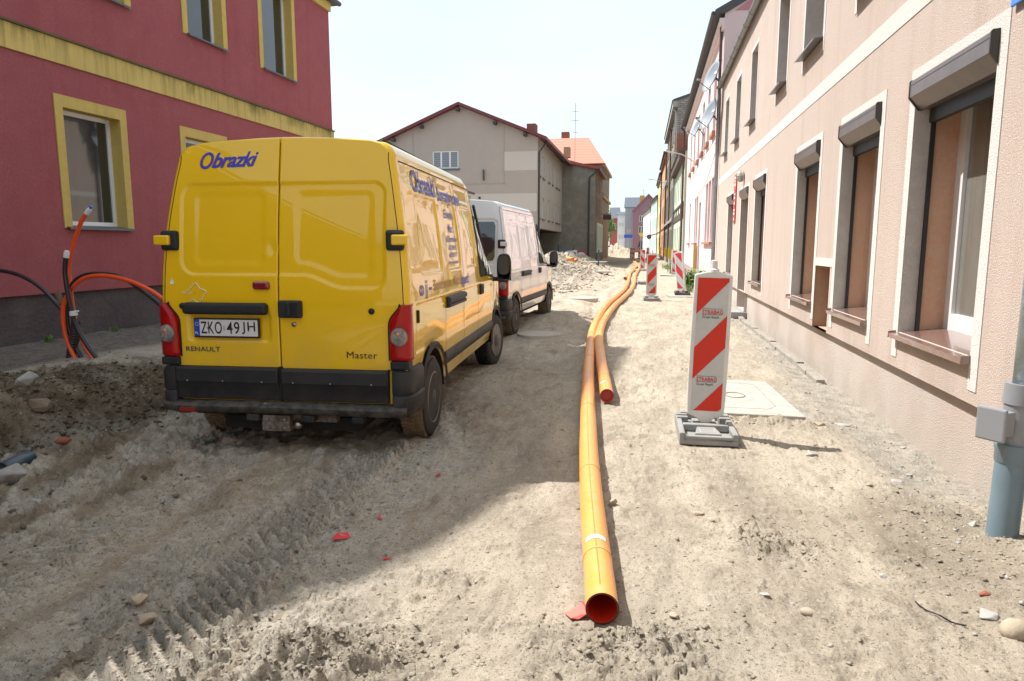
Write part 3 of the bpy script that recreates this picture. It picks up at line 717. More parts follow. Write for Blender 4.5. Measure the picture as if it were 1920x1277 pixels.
    for s in (-1,1):
        b=MB(); b.box(min(s*.55,s*.80),max(s*.55,s*.80),5.10,5.24,.78,.95); b.build('headlight',mat('clear lamp plastic',(.5,.47,.45),.12),root,bevel=.03)
    b=MB(); b.box(-.84,.84,5.12,5.36,.34,.62); b.build('front_bumper',black,root,bevel=.05)
    # roof strips
    for s in ((-1,1) if yellow else ()):
        b=MB(); b.tube([(s*.715,.28,2.39),(s*.715,.34,2.415),(s*.715,1.5,2.402),(s*.715,2.7,2.402),(s*.715,2.8,2.39)],.010,6); b.build('roof_strip',gap,root)
YP=mat('yellow van paint',(.79,.505,.003),.22,coat=1.0,spec=.5,var=(1.1,(.74,.47,.005),1.0))
for nd in YP.node_tree.nodes:
    if nd.type=='BSDF_PRINCIPLED': nd.inputs['Coat Roughness'].default_value=.015; nd.inputs['Coat IOR'].default_value=1.5; nd.inputs['Specular IOR Level'].default_value=.2; nd.inputs['Roughness'].default_value=.30
zstain(YP,(.44,.31,.13),.42,1.10,3.0,.55,(1,1,.5),rough=1)
yv=thing('delivery_van','yellow high-roof delivery van with blue lettering and dusty dark bumper seen from behind','van',(-2.70,4.66,-.02),R(4),group='vans parked nose to tail along the dirt street',local=True)
V=make_van(yv,YP,True); van_rest(yv,V,YP,True)
# tow hitch
rust=mat('rusty steel',(.14,.085,.055),.8,var=[(12,(.26,.24,.22),1.6),(30,(.06,.04,.03),1.5)],bump=(60,.5,.003))
b=MB(); b.box(-.33,.40,.02,.10,.285,.345); hb=b.build('tow_bar',rust,yv,bevel=.004)
b=MB(); b.box(-.16,.06,-.05,.03,.225,.345); b.box(-.16,.06,-.06,-.045,.225,.30); b.build('hitch_plate',rust,hb,bevel=.004)
b=MB()
for x,z in ((-.12,.25),(-.12,.315),(0.02,.315),(.02,.25)): b.lathe([(0,-.01),(.012,-.008),(.014,.005)],(x,-.055,z),'y',8)
b.build('bolt',plain('dull steel',(.35,.35,.34),.4,metal=1),hb)
steel=mat('worn steel',(.42,.41,.39),.35,metal=1,var=(30,(.22,.2,.18),1.5))
b=MB(); b.lathe([(0,-.10),(.016,-.098),(.029,-.085),(.034,-.07),(.030,-.05),(.018,-.04),(.016,.02)],(.125,.02,.275),'y',20); b.build('tow_socket',steel,hb,smooth=True)
b=MB(); b.lathe([(0,.052),(.018,.045),(.025,.028),(.018,.010),(.012,0),(.012,-.03)],(-.125,-.055,.395),'z',18); b.build('tow_ball',steel,hb,smooth=True)
# number plate
rp=V['rearpt']
white=mat('plate white',(.62,.63,.64),.35); ink=plain('black lettering',(.012,.012,.012),.5); blue=plain('plate blue',(.012,.06,.42),.4)
b=MB(); b.box(-.705,-.175,.0,.022,.925,1.075); pl=b.build('number_plate',plain('plate frame black',(.015,.015,.016),.4),V['dl'],bevel=.004)
b=MB(); b.box(-.695,-.187,-.005,.004,.940,1.064); b.build('plate_sheet',white,pl)
b=MB(); b.box(-.697,-.654,-.0065,.0,.939,1.065); b.build('country_band',blue,pl)
tf=lambda x0,z0,y:(lambda u,v:(x0+u,y,z0+v))
for t,xa_,xb_ in (('ZKO',-.643,-.472),('49',-.434,-.330),('JH',-.312,-.205)):
    fit_text(t,xa_,xb_,.957,1.050,lambda u,v:(u,-.0075,v),offset=.006,space=1.12).build('plate_lettering',ink,pl,recalc=False)
text_mb('PL',.028,tf(-.691,.952,-.0085)).build('country_code',plain('white lettering',(.75,.75,.75),.5),pl,recalc=False)
b=MB()
for k in range(12): 
    a=2*PI*k/12; b.box(-.675+.013*math.cos(a)-.0018,-.675+.013*math.cos(a)+.0018,-.0078,-.006,1.030+.013*math.sin(a)-.0018,1.030+.013*math.sin(a)+.0018)
b.build('star_ring',plain('yellow star',(.8,.6,.05),.5),pl)
b=MB(); b.box(-.462,-.447,-.0072,-.004,.985,1.02); b.build('plate_sticker',plain('silver sticker',(.35,.42,.55),.3),pl)
b=MB()
for x in (-.585,-.255): b.lathe([(0,-.003),(.006,0)],(x,-.0085,1.0),'y',10)
b.build('plate_screw',ink,pl)
# lettering on the rear
vblue=plain('van blue lettering',(.02,.045,.42),.35); vred=plain('lettering red shadow',(.45,.02,.05),.4)
for dx,m,off in ((-.006,vred,.0022),(0,vblue,.0040)):
    fn=lambda u,v,off=off,dx=dx:rp(-.655+u+dx,2.205+v+u*.04,off,False)
    fit_text('O',-.655,-.548,2.195,2.325,lambda u,v:rp(u+dx,v,off,False),shear=.35,offset=.012).build('lettering',m,V['dl'],recalc=False)
    fit_text('brazki',-.560,-.190,2.202,2.318,lambda u,v:rp(u+dx,v+(u+.56)*.03,off,False),shear=.45,offset=.022,space=.95).build('lettering',m,V['dl'],recalc=False)
chrome=mat('grey badge',(.10,.10,.09),.35,metal=.3)
fit_text('RENAULT',-.79,-.51,.815,.853,lambda u,v:rp(u,v,.005,False),offset=.02,space=1.08).build('maker_badge',chrome,V['dl'],recalc=False)
fit_text('Master',.50,.735,.785,.835,lambda u,v:rp(u,v,.004,False),space=1.05).build('model_badge',ink,V['dr'],recalc=False)
b=MB(); rows=[]
b.box(-.22,-.085,-.003,.04,1.293,1.357); b.build('brake_light',plain('dark red lamp',(.20,.006,.012),.12,coat=1),V['dl'],bevel=.022,seg=4)
# small stickers
wh=plain('white lettering',(.75,.75,.75),.5)
tr=[(-.77,1.27),(-.73,1.30),(-.70,1.335),(-.675,1.335),(-.65,1.30),(-.61,1.285),(-.60,1.27),(-.62,1.25),(-.66,1.19),(-.71,1.215),(-.745,1.19),(-.76,1.165)]
b=MB(); b.tube([rp(x,z,.004,False) for x,z in smooth_path([(x,z,0) for x,z in tr],3) for z in (z,)] if False else [rp(p[0],p[1],.003,False) for p in smooth_path([(x,z,0) for x,z in tr],3)],.0026,4); b.build('outline_sticker',wh,V['dl'])
text_mb('0000',.016,lambda u,v:rp(-.795+u*.9,1.262+v,.004,False)).build('sticker_text',wh,V['dl'],recalc=False)
text_mb('Aud',.018,lambda u,v:rp(-.752+u*1.2,1.262+v,.004,False)).build('sticker_text',wh,V['dl'],recalc=False)
text_mb('i2',.018,lambda u,v:rp(-.700+u*1.2,1.262+v,.0045,False)).build('sticker_text',plain('sticker red',(.5,.02,.02),.4),V['dl'],recalc=False)
b=MB(); 
for (x0,x1,z0,z1) in ((-.892,-.862,1.330,1.352),(-.880,-.874,1.350,1.377),(-.888,-.882,1.350,1.358),(-.872,-.866,1.350,1.359)):
    b.quad(rp(x0,z0,.004,False),rp(x1,z0,.004,False),rp(x1,z1,.004,False),rp(x0,z1,.004,False))
b.build('hand_sticker',wh,V['dl'],recalc=False)
# lettering on the side
def sfn(y0,z0,k=1,sl=0,off=.0065):
    def f(u,v):
        y=y0+u*k; z=z0+v+u*sl; return (sidex(y,z)+max(side_emb(y,z),-.02)+off,y,z)
    return f
sf0=lambda u,v:(sidex(u,v)+max(side_emb(u,v),-.02)+.0065,u,v)
fb=mat('faded amber lettering',(.36,.19,.02),.4)
SB=V['body']
fit_text('Obrazki',.52,1.28,2.045,2.225,sf0,shear=.2,offset=.02).build('lettering',vblue,SB,recalc=False)
fit_text('Bursztynowe',1.34,2.30,1.985,2.165,sf0,shear=.2,offset=.02).build('lettering',vblue,SB,recalc=False)
for t,z,s_,k in (('Energia',1.855,.105,.19),('Moc',1.745,.085,.10),('dla Domowników',1.655,.062,.24),('605 788 425',1.58,.048,.17),('605 788 179',1.51,.048,.17),('www.obrazki.pl',1.44,.042,.23)):
    fit_text(t,1.73-k,1.73+k,z,z+s_,sf0,shear=.15,offset=.02).build('lettering',vblue,SB,recalc=False)
fit_text('o j -',.34,.72,1.19,1.345,sf0,shear=.1,offset=.02).build('lettering',vblue,SB,recalc=False)
fit_text('Bursztynowa Moc',.80,1.86,1.215,1.335,sf0,shear=.1,offset=.01).build('lettering',fb,SB,recalc=False)
fit_text('iquet!',1.93,2.36,1.20,1.34,sf0,shear=.1,offset=.02).build('lettering',vblue,SB,recalc=False)
WP=mat('white van paint',(.70,.73,.76),.25,coat=1.0,var=(2.0,(.64,.66,.68),1.0))
zstain(WP,(.44,.37,.28),.42,1.20,3.0,.75,(1,1,.5),rough=1); zstain(MATS['dark bumper plastic'],(.12,.10,.08),.30,.75,4,.45,lo=.42,hi=.7)
wv=thing('delivery_van','dusty white high-roof van with a dark rear window parked ahead of the yellow one','van',(-3.36,11.48,-.03),R(-1.5),group='vans parked nose to tail along the dirt street',local=True)
W=make_van(wv,WP,False); van_rest(wv,W,WP,False)
glass=MATS['dark van glass']
for s,par in ((-1,W['dl']),(1,W['dr'])):
    b=MB(); xs_=(-.74,-.10) if s<0 else (.08,.76); rows=[]
    for i in range(11):
        z=1.38+.66*i/10; inset=.03 if i in(0,10) else 0
        rows.append([W['rearpt'](xs_[0]+inset+(xs_[1]-xs_[0]-2*inset)*j/8,z,.006,False) for j in range(9)])
    b.grid(rows); b.build('rear_window',glass,par,recalc=False)
b=MB(); b.box(-.62,-.22,.0,.03,.96,1.06); b.build('number_plate',white,W['dl'],bevel=.003)
# ------------------------------------------------------------------ buildings
class Frame:
    """facade plane: u along the wall, v up, h outward"""
    def __init__(s,ox,oy,ux,uy,nx,ny,oz=0): s.o=(ox,oy,oz); s.u=(ux,uy); s.n=(nx,ny)
    def __call__(s,u,v,h=0): return (s.o[0]+s.u[0]*u+s.n[0]*h,s.o[1]+s.u[1]*u+s.n[1]*h,s.o[2]+v)
def fbox(mb,F,u0,u1,v0,v1,h0,h1):
    vs=[F(u,v,h) for v in (v0,v1) for h in (h0,h1) for u in (u0,u1)]
    return mb.add(vs,[(0,2,3,1),(4,5,7,6),(0,1,5,4),(2,6,7,3),(1,3,7,5),(0,4,6,2)])
def wall_holes(mb,F,u0,u1,v0,v1,holes,h=0):
    us=sorted({u0,u1,*[a for q in holes for a in q[:2]]}); vs=sorted({v0,v1,*[a for q in holes for a in q[2:4]]})
    us=[u for u in us if u0<=u<=u1]; vs=[v for v in vs if v0<=v<=v1]
    for a,b_ in zip(us[:-1],us[1:]):
        for c_,d in zip(vs[:-1],vs[1:]):
            m=((a+b_)/2,(c_+d)/2)
            if any(q[0]<m[0]<q[1] and q[2]<m[1]<q[3] for q in holes): continue
            mb.quad(F(a,c_,h),F(b_,c_,h),F(b_,d,h),F(a,d,h))
def reveal(mb,F,q,h0,h1):
    a,b_,c_,d=q[:4]
    mb.quad(F(a,c_,h0),F(a,c_,h1),F(a,d,h1),F(a,d,h0)); mb.quad(F(b_,c_,h0),F(b_,c_,h1),F(b_,d,h1),F(b_,d,h0))
    mb.quad(F(a,d,h0),F(b_,d,h0),F(b_,d,h1),F(a,d,h1)); mb.quad(F(a,c_,h0),F(b_,c_,h0),F(b_,c_,h1),F(a,c_,h1))
PVC=mat('white window plastic',(.70,.71,.72),.3); GL=mat('window glass',(.02,.024,.026),.03,spec=.9,coat=.6)
def casement(parent,F,q,h,fm=None,gm_=None,fw=.07,split=None,muntin=0,blinds=None,gcol=None):
    """frame (with sash bars) and pane inside opening q at depth h"""
    fm=fm or PVC; gm_=gm_ or GL; a,b_,c_,d=q[:4]
    m=MB(); fbox(m,F,a,a+fw,c_,d,h-.05,h); fbox(m,F,b_-fw,b_,c_,d,h-.05,h); fbox(m,F,a+fw,b_-fw,c_,c_+fw,h-.05,h); fbox(m,F,a+fw,b_-fw,d-fw,d,h-.05,h)
    for s in (split or []):
        u=a+(b_-a)*s; fbox(m,F,u-fw*.6,u+fw*.6,c_+fw,d-fw,h-.05,h+.004)
    if muntin:
        v=c_+(d-c_)*muntin; fbox(m,F,a+fw,b_-fw,v-fw*.5,v+fw*.5,h-.05,h+.002)
    w_=m.build('window',fm,parent)
    m=MB(); m.quad(F(a+fw*.5,c_+fw*.5,h-.03),F(b_-fw*.5,c_+fw*.5,h-.03),F(b_-fw*.5,d-fw*.5,h-.03),F(a+fw*.5,d-fw*.5,h-.03)); m.build('pane',gm_,w_)
    if blinds:
        m=MB(); n_=int((d-c_-2*fw)/blinds[0])
        for i in range(n_):
            v=c_+fw+i*blinds[0]; fbox(m,F,a+fw,b_-fw,v,v+blinds[0]*.8,h-.028,h-.022)
        m.build('blind',blinds[1],w_)
    return w_
# =============================== right-hand peach house
stuccoP=mat('peach stucco',(.53,.44,.385),.95,spec=.2,var=[(.6,(.51,.43,.39),1.2),(2.2,(.50,.40,.34),1.3),(60,(.59,.50,.445),2)],speck=(110,(.33,.25,.21),.65),bump=(95,1.0,.012),bump2=(240,.7,.004),streak=(4,(.42,.335,.285),.6))
stuccoW=mat('white stucco trim',(.68,.67,.65),.95,spec=.2,bump=(95,1.0,.012),bump2=(240,.7,.004),var=(60,(.66,.64,.60),2))
stuccoG=mat('grey rough plaster',(.58,.54,.50),.95,spec=.2,bump=(110,1.0,.012),var=(7,(.48,.44,.40),1.2))
stuccoO=mat('orange reveal plaster',(.56,.375,.27),.95,spec=.2,bump=(110,.8,.008),var=(30,(.58,.33,.21),1.6))
plinthM_=None
plinthM=mat('mottled plinth plaster',(.52,.43,.37),.95,spec=.2,var=[(.8,(.37,.28,.24),1.5),(.45,(.56,.515,.47),1.5)],speck=(120,(.30,.2,.16),.5),bump=(90,1.0,.012),bump2=(240,.7,.004))
brown=mat('brown metal shutter box',(.085,.072,.073),.32,spec=.6,var=(6,(.14,.11,.10),1)); brownS=mat('brown metal sill',(.16,.085,.07),.18,spec=.8,coat=.6,var=(9,(.22,.15,.13),1.2)); railM=plain('dark rail',(.02,.018,.018),.5)
zstain(plinthM,(.40,.36,.31),-.1,.42,2.5,.85,(1,1,.6)); zstain(plinthM,(.24,.19,.165),.55,.25,1.3,.0)
zstain(stuccoP,(.40,.33,.28),.5,1.05,2.2,.65,(1,1,.4),lo=.42,hi=.62); zstain(stuccoP,(.42,.35,.30),6.6,5.2,5,.6,(1,1,.08),lo=.45,hi=.65)
XR=2.135
FR=Frame(XR,0,0,1,-1,0)
Y0R,Y1R=-32.,23.5
hp=thing('terraced_house','peach stucco house with white window bands and brown roller shutter boxes at the right','house',(XR,5,0))
LW=[(5.04,6.42),(7.29,8.60),(9.68,11.04),(13.90,15.22),(19.0,20.25)]
door=(16.22,17.5,.12,2.92); UW=[(7.15,8.38),(9.92,11.08),(12.36,13.30),(15.74,16.66),(18.45,19.4),(21.1,22.0)]
extra=[(-3,-1.7,.86,2.95),(1.0,2.3,.86,2.95),(-3,-1.7,4.25,5.85),(1.0,2.3,4.25,5.85)]
holes=[(a,b_,.86,2.95) for a,b_ in LW]+[door,(8.84,9.58,.55,1.35)]+[(a,b_,4.26,5.85) for a,b_ in UW]+extra
b=MB(); wall_holes(b,FR,Y0R,Y1R,.55,6.62,holes)
b.quad(FR(Y0R,.55,0),FR(Y1R,.55,0),FR(Y1R,.55,-.065),FR(Y0R,.55,-.065))
b.quad(FR(Y1R,.55,0),FR(Y1R,6.62,0),FR(Y1R,6.62,-9),FR(Y1R,.55,-9)); b.build('wall',stuccoP,hp)
b=MB(); wall_holes(b,FR,Y0R,Y1R,-.4,.55,[(door[0],door[1],.12,.56)],-.065); b.build('plinth',plinthM,hp)
b=MB(); fbox(b,FR,Y0R,Y1R,-.4,6.6,-9,-.75); b.build('core',plain('dark interior',(.03,.028,.026),.9),hp)
# trim bands, 5 mm proud
b=MB(); tk=.006
def band(F,a,b_,c_,d,u0,u1,v0,v1): 
    fbox(b,F,a,b_,c_,d,0,tk)
for (a,b_) in LW:
    fbox(b,FR,a-.12,a,.64,3.05,-.001,tk); fbox(b,FR,b_,b_+.12,.64,3.05,-.001,tk); fbox(b,FR,a,b_,2.95,3.05,-.001,tk)
fbox(b,FR,16.09,16.22,.55,3.0,-.001,tk); fbox(b,FR,17.5,17.62,.55,3.0,-.001,tk); fbox(b,FR,16.22,17.5,2.92,3.0,-.001,tk)
for (a,b_) in UW: fbox(b,FR,a-.09,a,4.10,5.93,-.001,tk); fbox(b,FR,b_,b_+.09,4.10,5.93,-.001,tk); fbox(b,FR,a,b_,5.85,5.93,-.001,tk)
fbox(b,FR,Y0R,Y1R,3.52,3.70,-.001,tk)
fbox(b,FR,8.715,9.555,1.35,1.45,-.001,tk+.001)
b.build('trim_band',stuccoW,hp)
CGL=mat('curtained window glass',(.20,.20,.18),.05,spec=.8,coat=.5,streak=(16,(.10,.10,.09),.9),var=(2,(.15,.15,.135),1))
# jambs: grey outer plaster, guide rail, orange inner plaster
for k,(a,b_) in enumerate(LW):
    g=MB(); q=(a,b_,.86,2.95); reveal(g,FR,q,0,-.125); g.build('outer_reveal',stuccoG,hp)
    g=MB(); reveal(g,FR,(a,b_,.86,2.95),-.155,-.40); g.build('inner_reveal',stuccoO,hp)
    g=MB(); fbox(g,FR,a,a+.03,.86,2.72,-.155,-.125); g.build('guide_rail',railM,hp); g=MB(); fbox(g,FR,b_-.03,b_,.86,2.72,-.155,-.125); g.build('guide_rail',railM,hp)
    wn=casement(hp,FR,(a,b_,.90,2.95),-.345,fw=.14,split=[.5],gm_=CGL)
    g=MB(); fbox(g,FR,a+.09,b_-.09,1.0,2.8,-.46,-.45); g.build('curtain',mat('net curtain',(.42,.42,.39),.9,streak=(14,(.25,.25,.23),.9)),wn)
    # shutter box with chamfered underside
    g=MB(); z0,z1=2.715,2.955
    g.prism([(0,z1),(.045,z1-.006),(.055,z1-.018),(.055,z0+.10),(-.03,z0),(-.12,z0),(-.12,z1)],a+.005,b_-.005,lambda u,v,h:FR(h,v,u)); bx=g.build('shutter_box',brown,hp)
    for e in (a-.004,b_+.0): g=MB(); g.prism([(0,z1+.004),(.05,z1-.002),(.060,z1-.014),(.060,z0+.096),(-.02,z0-.006),(-.05,z0-.006)],e-.006,e+.010,lambda u,v,h:FR(h,v,u)); g.build('end_cap',plain('dark brown cap',(.035,.028,.026),.4),bx)
    g=MB(); fbox(g,FR,a+.02,b_-.02,z1-.050,z1-.046,.0545,.0565); g.build('seam',railM,bx)
    g=MB(); fbox(g,FR,a+.03,b_-.03,z0-.11,z0,-.15,-.10); g.build('shutter_slat',railM,bx)
    # sill
    g=MB(); g.prism([(-.42,.915),(.055,.850),(.065,.845),(.065,.810),(.058,.810),(.056,.838),(-.42,.903)],a,b_+.04,lambda u,v,h:FR(h,v,u)); sl_=g.build('sill',brownS,hp)
    for e in (a-.012,b_+.035): g=MB(); g.prism([(-.0,.872),(.066,.864),(.069,.808),(-.0,.815)],e,e+.012,lambda u,v,h:FR(h,v,u)); g.build('end_cap',brownS,sl_)
for (a,b_) in UW:
    g=MB(); reveal(g,FR,(a,b_,4.26,5.85),0,-.27); g.build('outer_reveal',stuccoG,hp)
    casement(hp,FR,(a,b_,4.28,5.85),-.23,fw=.08,split=[.5])
    g=MB(); g.prism([(-.22,4.31),(.125,4.275),(.13,4.25),(.125,4.25),(.12,4.268),(-.22,4.295)],a-.03,b_+.03,lambda u,v,h:FR(h,v,u)); g.build('sill',mat('zinc sill',(.20,.19,.19),.4,metal=.3),hp)
for q in extra: 
    g=MB(); reveal(g,FR,q,0,-.27); g.build('outer_reveal',stuccoG,hp); casement(hp,FR,q,-.23,fw=.08,split=[.5])
# door
g=MB(); reveal(g,FR,(16.22,17.5,.12,2.92),0,-.16); g.build('outer_reveal',stuccoG,hp)
g=MB(); reveal(g,FR,(16.22,17.5,.12,2.92),-.16,-.34); g.build('inner_reveal',stuccoO,hp)
g=MB(); fbox(g,FR,16.22,17.5,.12,2.92,-.34,-.30); d_=g.build('door',mat('brown door',(.16,.075,.04),.4,var=(8,(.10,.05,.03),1.4)),hp)
g=MB(); g.box(XR+.27,XR+.30,16.32,16.35,1.05,1.25); g.build('handle',MATS['dull steel'],d_)
g=MB(); g.prism([(-.05,2.92),(.05,2.915),(.06,2.90),(.06,2.78),(-.02,2.68),(-.05,2.68)],16.23,17.49,lambda u,v,h:FR(h,v,u)); g.build('shutter_box',brown,hp)
g=MB(); fbox(g,FR,16.1,17.62,-.02,.11,-.06,.30); g.build('door_step',mat('grey concrete step',(.36,.355,.34),.9,bump=(60,.5,.004),var=(6,(.27,.26,.24),1.5)),hp)
# meter niche
g=MB(); reveal(g,FR,(8.84,9.58,.55,1.35),0,-.20); g.build('niche_reveal',stuccoO,hp)
g=MB(); fbox(g,FR,8.845,9.575,.62,1.345,-.21,-.17); g.build('niche_plate',plain('niche black',(.02,.02,.022),.6),hp)
# gutter and roof
g=MB(); n_=10
P2=[[ (XR-.10-.075*math.cos(PI*j/n_),y,6.60-.075*math.sin(PI*j/n_)) for j in range(n_+1)] for y in np.linspace(Y0R,Y1R,40)]
g.grid(P2); g.grid([[(p[0]+(.004 if j<5 else -.004),p[1],p[2]+.004) for j,p in enumerate(r)] for r in P2]); 
for y in np.arange(0,Y1R,.9): g.tube([(XR-.10-.080*math.cos(PI*j/8),y,6.60-.080*math.sin(PI*j/8)) for j in range(9)],.008,5)
g.build('gutter',mat('grey zinc gutter',(.22,.23,.225),.45,metal=.4,var=(4,(.30,.31,.30),1.3)),hp,smooth=True,shade_angle=50)
roofred=mat('dark red roof sheet',(.12,.03,.035),.5)
g=MB(); g.prism([(.10,6.62),(-4.5,9.6),(-9,6.62)],Y0R,Y1R,lambda u,v,h:FR(h,v,u)); g.build('roof',mat('grey roof tiles',(.15,.14,.135),.8),hp)
# grey downpipe between peach and pink house
dz=mat('zinc downpipe',(.25,.27,.285),.38,metal=.5,var=(5,(.33,.35,.36),1.2))
b=MB(); b.tube([(XR-.10,23.42,6.53),(XR-.10,23.42,6.42),(XR-.09,23.42,6.3),(XR-.09,23.42,.02)],.055,12)
for z in (1.2,3.0,4.8): b.tube([(XR-.09,23.42,z-.02),(XR-.09,23.42,z+.02)],.064,12)
solo(b,'downpipe',dz,'zinc grey downpipe at the joint between the peach and the pink house','downpipe',(XR-.09,23.42,0),smooth=True,shade_angle=50)
b=MB(); b.tube([(XR-.07,23.8,8.7),(XR-.07,23.8,.3)],.05,10)
for z in (1.5,3.5,5.5,7.5): b.tube([(XR-.07,23.8,z-.02),(XR-.07,23.8,z+.02)],.058,10)
solo(b,'downpipe',mat('brown downpipe',(.075,.04,.04),.5),'brown downpipe just behind the zinc one on the near end of the pink house','downpipe',(XR-.07,23.8,0),smooth=True,shade_angle=50)
# ---- street number plates (red) and wall lamp
rs=thing('sign_column','column of three red plates with white marks on the peach wall','sign',(XR,18.75,2.2))
for k,(z0,z1,nm) in enumerate(((2.20,2.585,0),(2.60,2.985,1),(3.0,3.40,2))):
    b=MB(); fbox(b,FR,18.45,18.85,z0,z1,.012,.03); p_=b.build('plate',plain('pink red sign',(.62,.075,.09),.4),rs)
    b=MB()
    if k==2: rows_=((.05,.12,.30,.06),(.09,.22,.22,.04),(.05,.30,.30,.05))
    else: rows_=((.12,.05,.14,.07),(.08,.19,.24,.06),(.08,.29,.24,.04))
    for (u,v,wd,hh) in rows_: fbox(b,FR,18.45+u,18.45+u+wd,z0+v,z0+v+hh,.030,.032)
    b.build('marking',plain('white lettering',(.75,.75,.75),.5),p_)
lp=thing('wall_lamp','small grey bulkhead lamp beside the red plates','lamp',(XR,17.15,3.2))
b=MB(); b.lathe([(0,-.03),(.12,-.03),(.13,-.05),(.12,-.07)],(XR,17.15,3.22),'x',20); b.build('base',mat('grey lamp housing',(.28,.28,.26),.5),lp,smooth=True)
b=MB(); b.lathe([(.10,-.07),(.095,-.13),(.06,-.165),(0,-.17)],(XR,17.15,3.22),'x',20); b.v=[(x,y,3.22+(z-3.22)*1.25) for x,y,z in b.v]; b.build('glass_cover',mat('ribbed lamp glass',(.45,.46,.44),.15,bump=(70,.5,.003)),lp,smooth=True)
b=MB()
for a in (0,PI/2): b.tube([(XR-.07-.115*math.sin(PI*j/8),17.15+math.cos(PI*j/8)*.11*math.cos(a),3.22+math.cos(PI*j/8)*.13*math.sin(a)) for j in range(9)],.007,5)
b.build('guard',MATS['grey lamp housing'],lp)
# ---- blue street name plate at the top right
b=MB(); fbox(b,FR,4.15,4.885,3.03,3.42,.012,.030); bs=solo(b,'street_sign',plain('street sign blue',(.05,.22,.72),.3),'blue enamel street sign with white border at the top right edge','sign',(XR,4.6,3.2),bevel=.006)
bs_f=lambda y0,y1,z0,z1:fbox(b,FR,y0,y1,z0,z1,.0302,.0325)
b=MB(); bs_f(4.19,4.845,3.065,3.078); bs_f(4.19,4.845,3.375,3.388); bs_f(4.832,4.845,3.078,3.375); bs_f(4.19,4.203,3.078,3.375); b.build('border',plain('white enamel',(.8,.8,.8),.3),bs)
text_mb('ul.',.17,lambda u,v:FR(4.79-u,3.14+v,.032)).build('lettering',MATS['white enamel'],bs,recalc=False)
# ---- downpipe in the foreground
dp=thing('drainpipe','grey plastic drainpipe with inspection hatch rising from the sand at the right edge','pipe',(1.95,4.0,0))
A=Vector((1.93,4.0,-.05)); 
gp=mat('blue grey plastic pipe',(.135,.20,.245),.38,spec=.5,var=(4,(.17,.235,.275),1.2),bump=(6,.1,.01)); gp2=mat('pale grey plastic',(.24,.25,.27),.4); zp=mat('dented zinc pipe',(.30,.36,.38),.35,metal=.6,bump=(7,.9,.02),var=(6,(.38,.44,.46),1.3))
b=MB(); cx,cy=1.920,4.02
b.tube([(1.934,cy,-.15),(1.948,cy,.53)],.075,32); b.lathe([(.076,.44),(.082,.45),(.082,.51),(.087,.52),(.087,.545),(.078,.55)],(1.948,cy,0),'z',32); b.build('lower_pipe',gp,dp,smooth=True,shade_angle=40)
b=MB(); b.tube([(1.95,cy,.53),(1.958,cy,.78)],.070,32); b.tube([(1.958,cy,.765),(1.962,cy,.875)],.078,32); k_=b.build('inspection_piece',gp2,dp,smooth=True,shade_angle=40)
b=MB(); b.box(cx-.17,cx-.145,cy-.075,cy+.075,.58,.76,Matrix.Rotation(R(35),3,'Z'),(cx,cy,.75)); b.build('hatch',gp2,k_,bevel=.010)
b=MB(); b.box(cx-.145,cx-.05,cy-.055,cy+.055,.605,.735,Matrix.Rotation(R(35),3,'Z'),(cx,cy,.75)); b.build('hatch_collar',gp2,k_,bevel=.006)
b=MB(); b.tube([(1.972,cy,.82),(1.976,cy,1.3),(1.98,cy,2.2),(1.985,cy,3.4),(1.99,cy,6.5)],.056,28); b.build('upper_pipe',zp,dp,smooth=True)
# ---- satellite dishes
dish=mat('pale dish',(.24,.28,.32),.5); arm=plain('dark bracket',(.05,.05,.05),.5)
def make_dish(x,y,z,r,ax,lab,lens):
    t=thing('satellite_dish',lab,'satellite dish',(XR-.02,y,z-.25),group='satellite dishes on the right-hand houses')
    ra=R(ax); d=Vector((-math.cos(ra),-math.sin(ra),.35)).normalized(); u=d.cross(Vector((0,0,1))).normalized(); v=u.cross(d)
    c=Vector((x,y,z)); b=MB(); rings=[]
    for k in range(7):
        q=k/6*r; rings.append([c+(u*math.cos(2*PI*j/32)*.92+v*math.sin(2*PI*j/32))*q+d*(q*q/r*.28) for j in range(33)])
    b.grid(rings); o=b.build('reflector',dish,t,smooth=True); sd=o.modifiers.new('s','SOLIDIFY'); sd.thickness=.01
    b=MB(); b.tube([c-d*.02-v*r*.8,c+d*r*1.0-v*r*.55],.012,6); b.tube([c-d*.02,c-d*.12],.035,8); e=c-d*.10
    b.tube([e,(XR-.03,y+.02,z-.28)],.018,8); b.tube([e,(XR-.0,y+.3,z-.25)],.012,6); b.build('bracket',arm,t)
    b=MB(); h=c+d*r*1.02-v*r*.50; b.tube([h,h+d*-.12+v*.02],.035,8); b.build('receiver',mat('grey lamp housing',(.28,.28,.26),.5),t)
    b=MB(); p=c+d*.012+v*r*.42; b.quad(*[p+u*a_*.085+v*b_*.09+d*.012 for a_,b_ in ((-1,-1),(1,-1),(1,1),(-1,1))])
    o2=b.build('sticker',plain('white sticker',(.7,.7,.7),.4),o,recalc=False)
make_dish(1.86,23.3,6.85,.50,20,'uppermost pale satellite dish beside the grey gutter end',0)
make_dish(1.86,23.6,5.75,.50,20,'middle satellite dish below the uppermost one on the same wall corner',0)
make_dish(1.86,30.5,6.45,.42,15,'lowest satellite dish on the pink house wall',0)
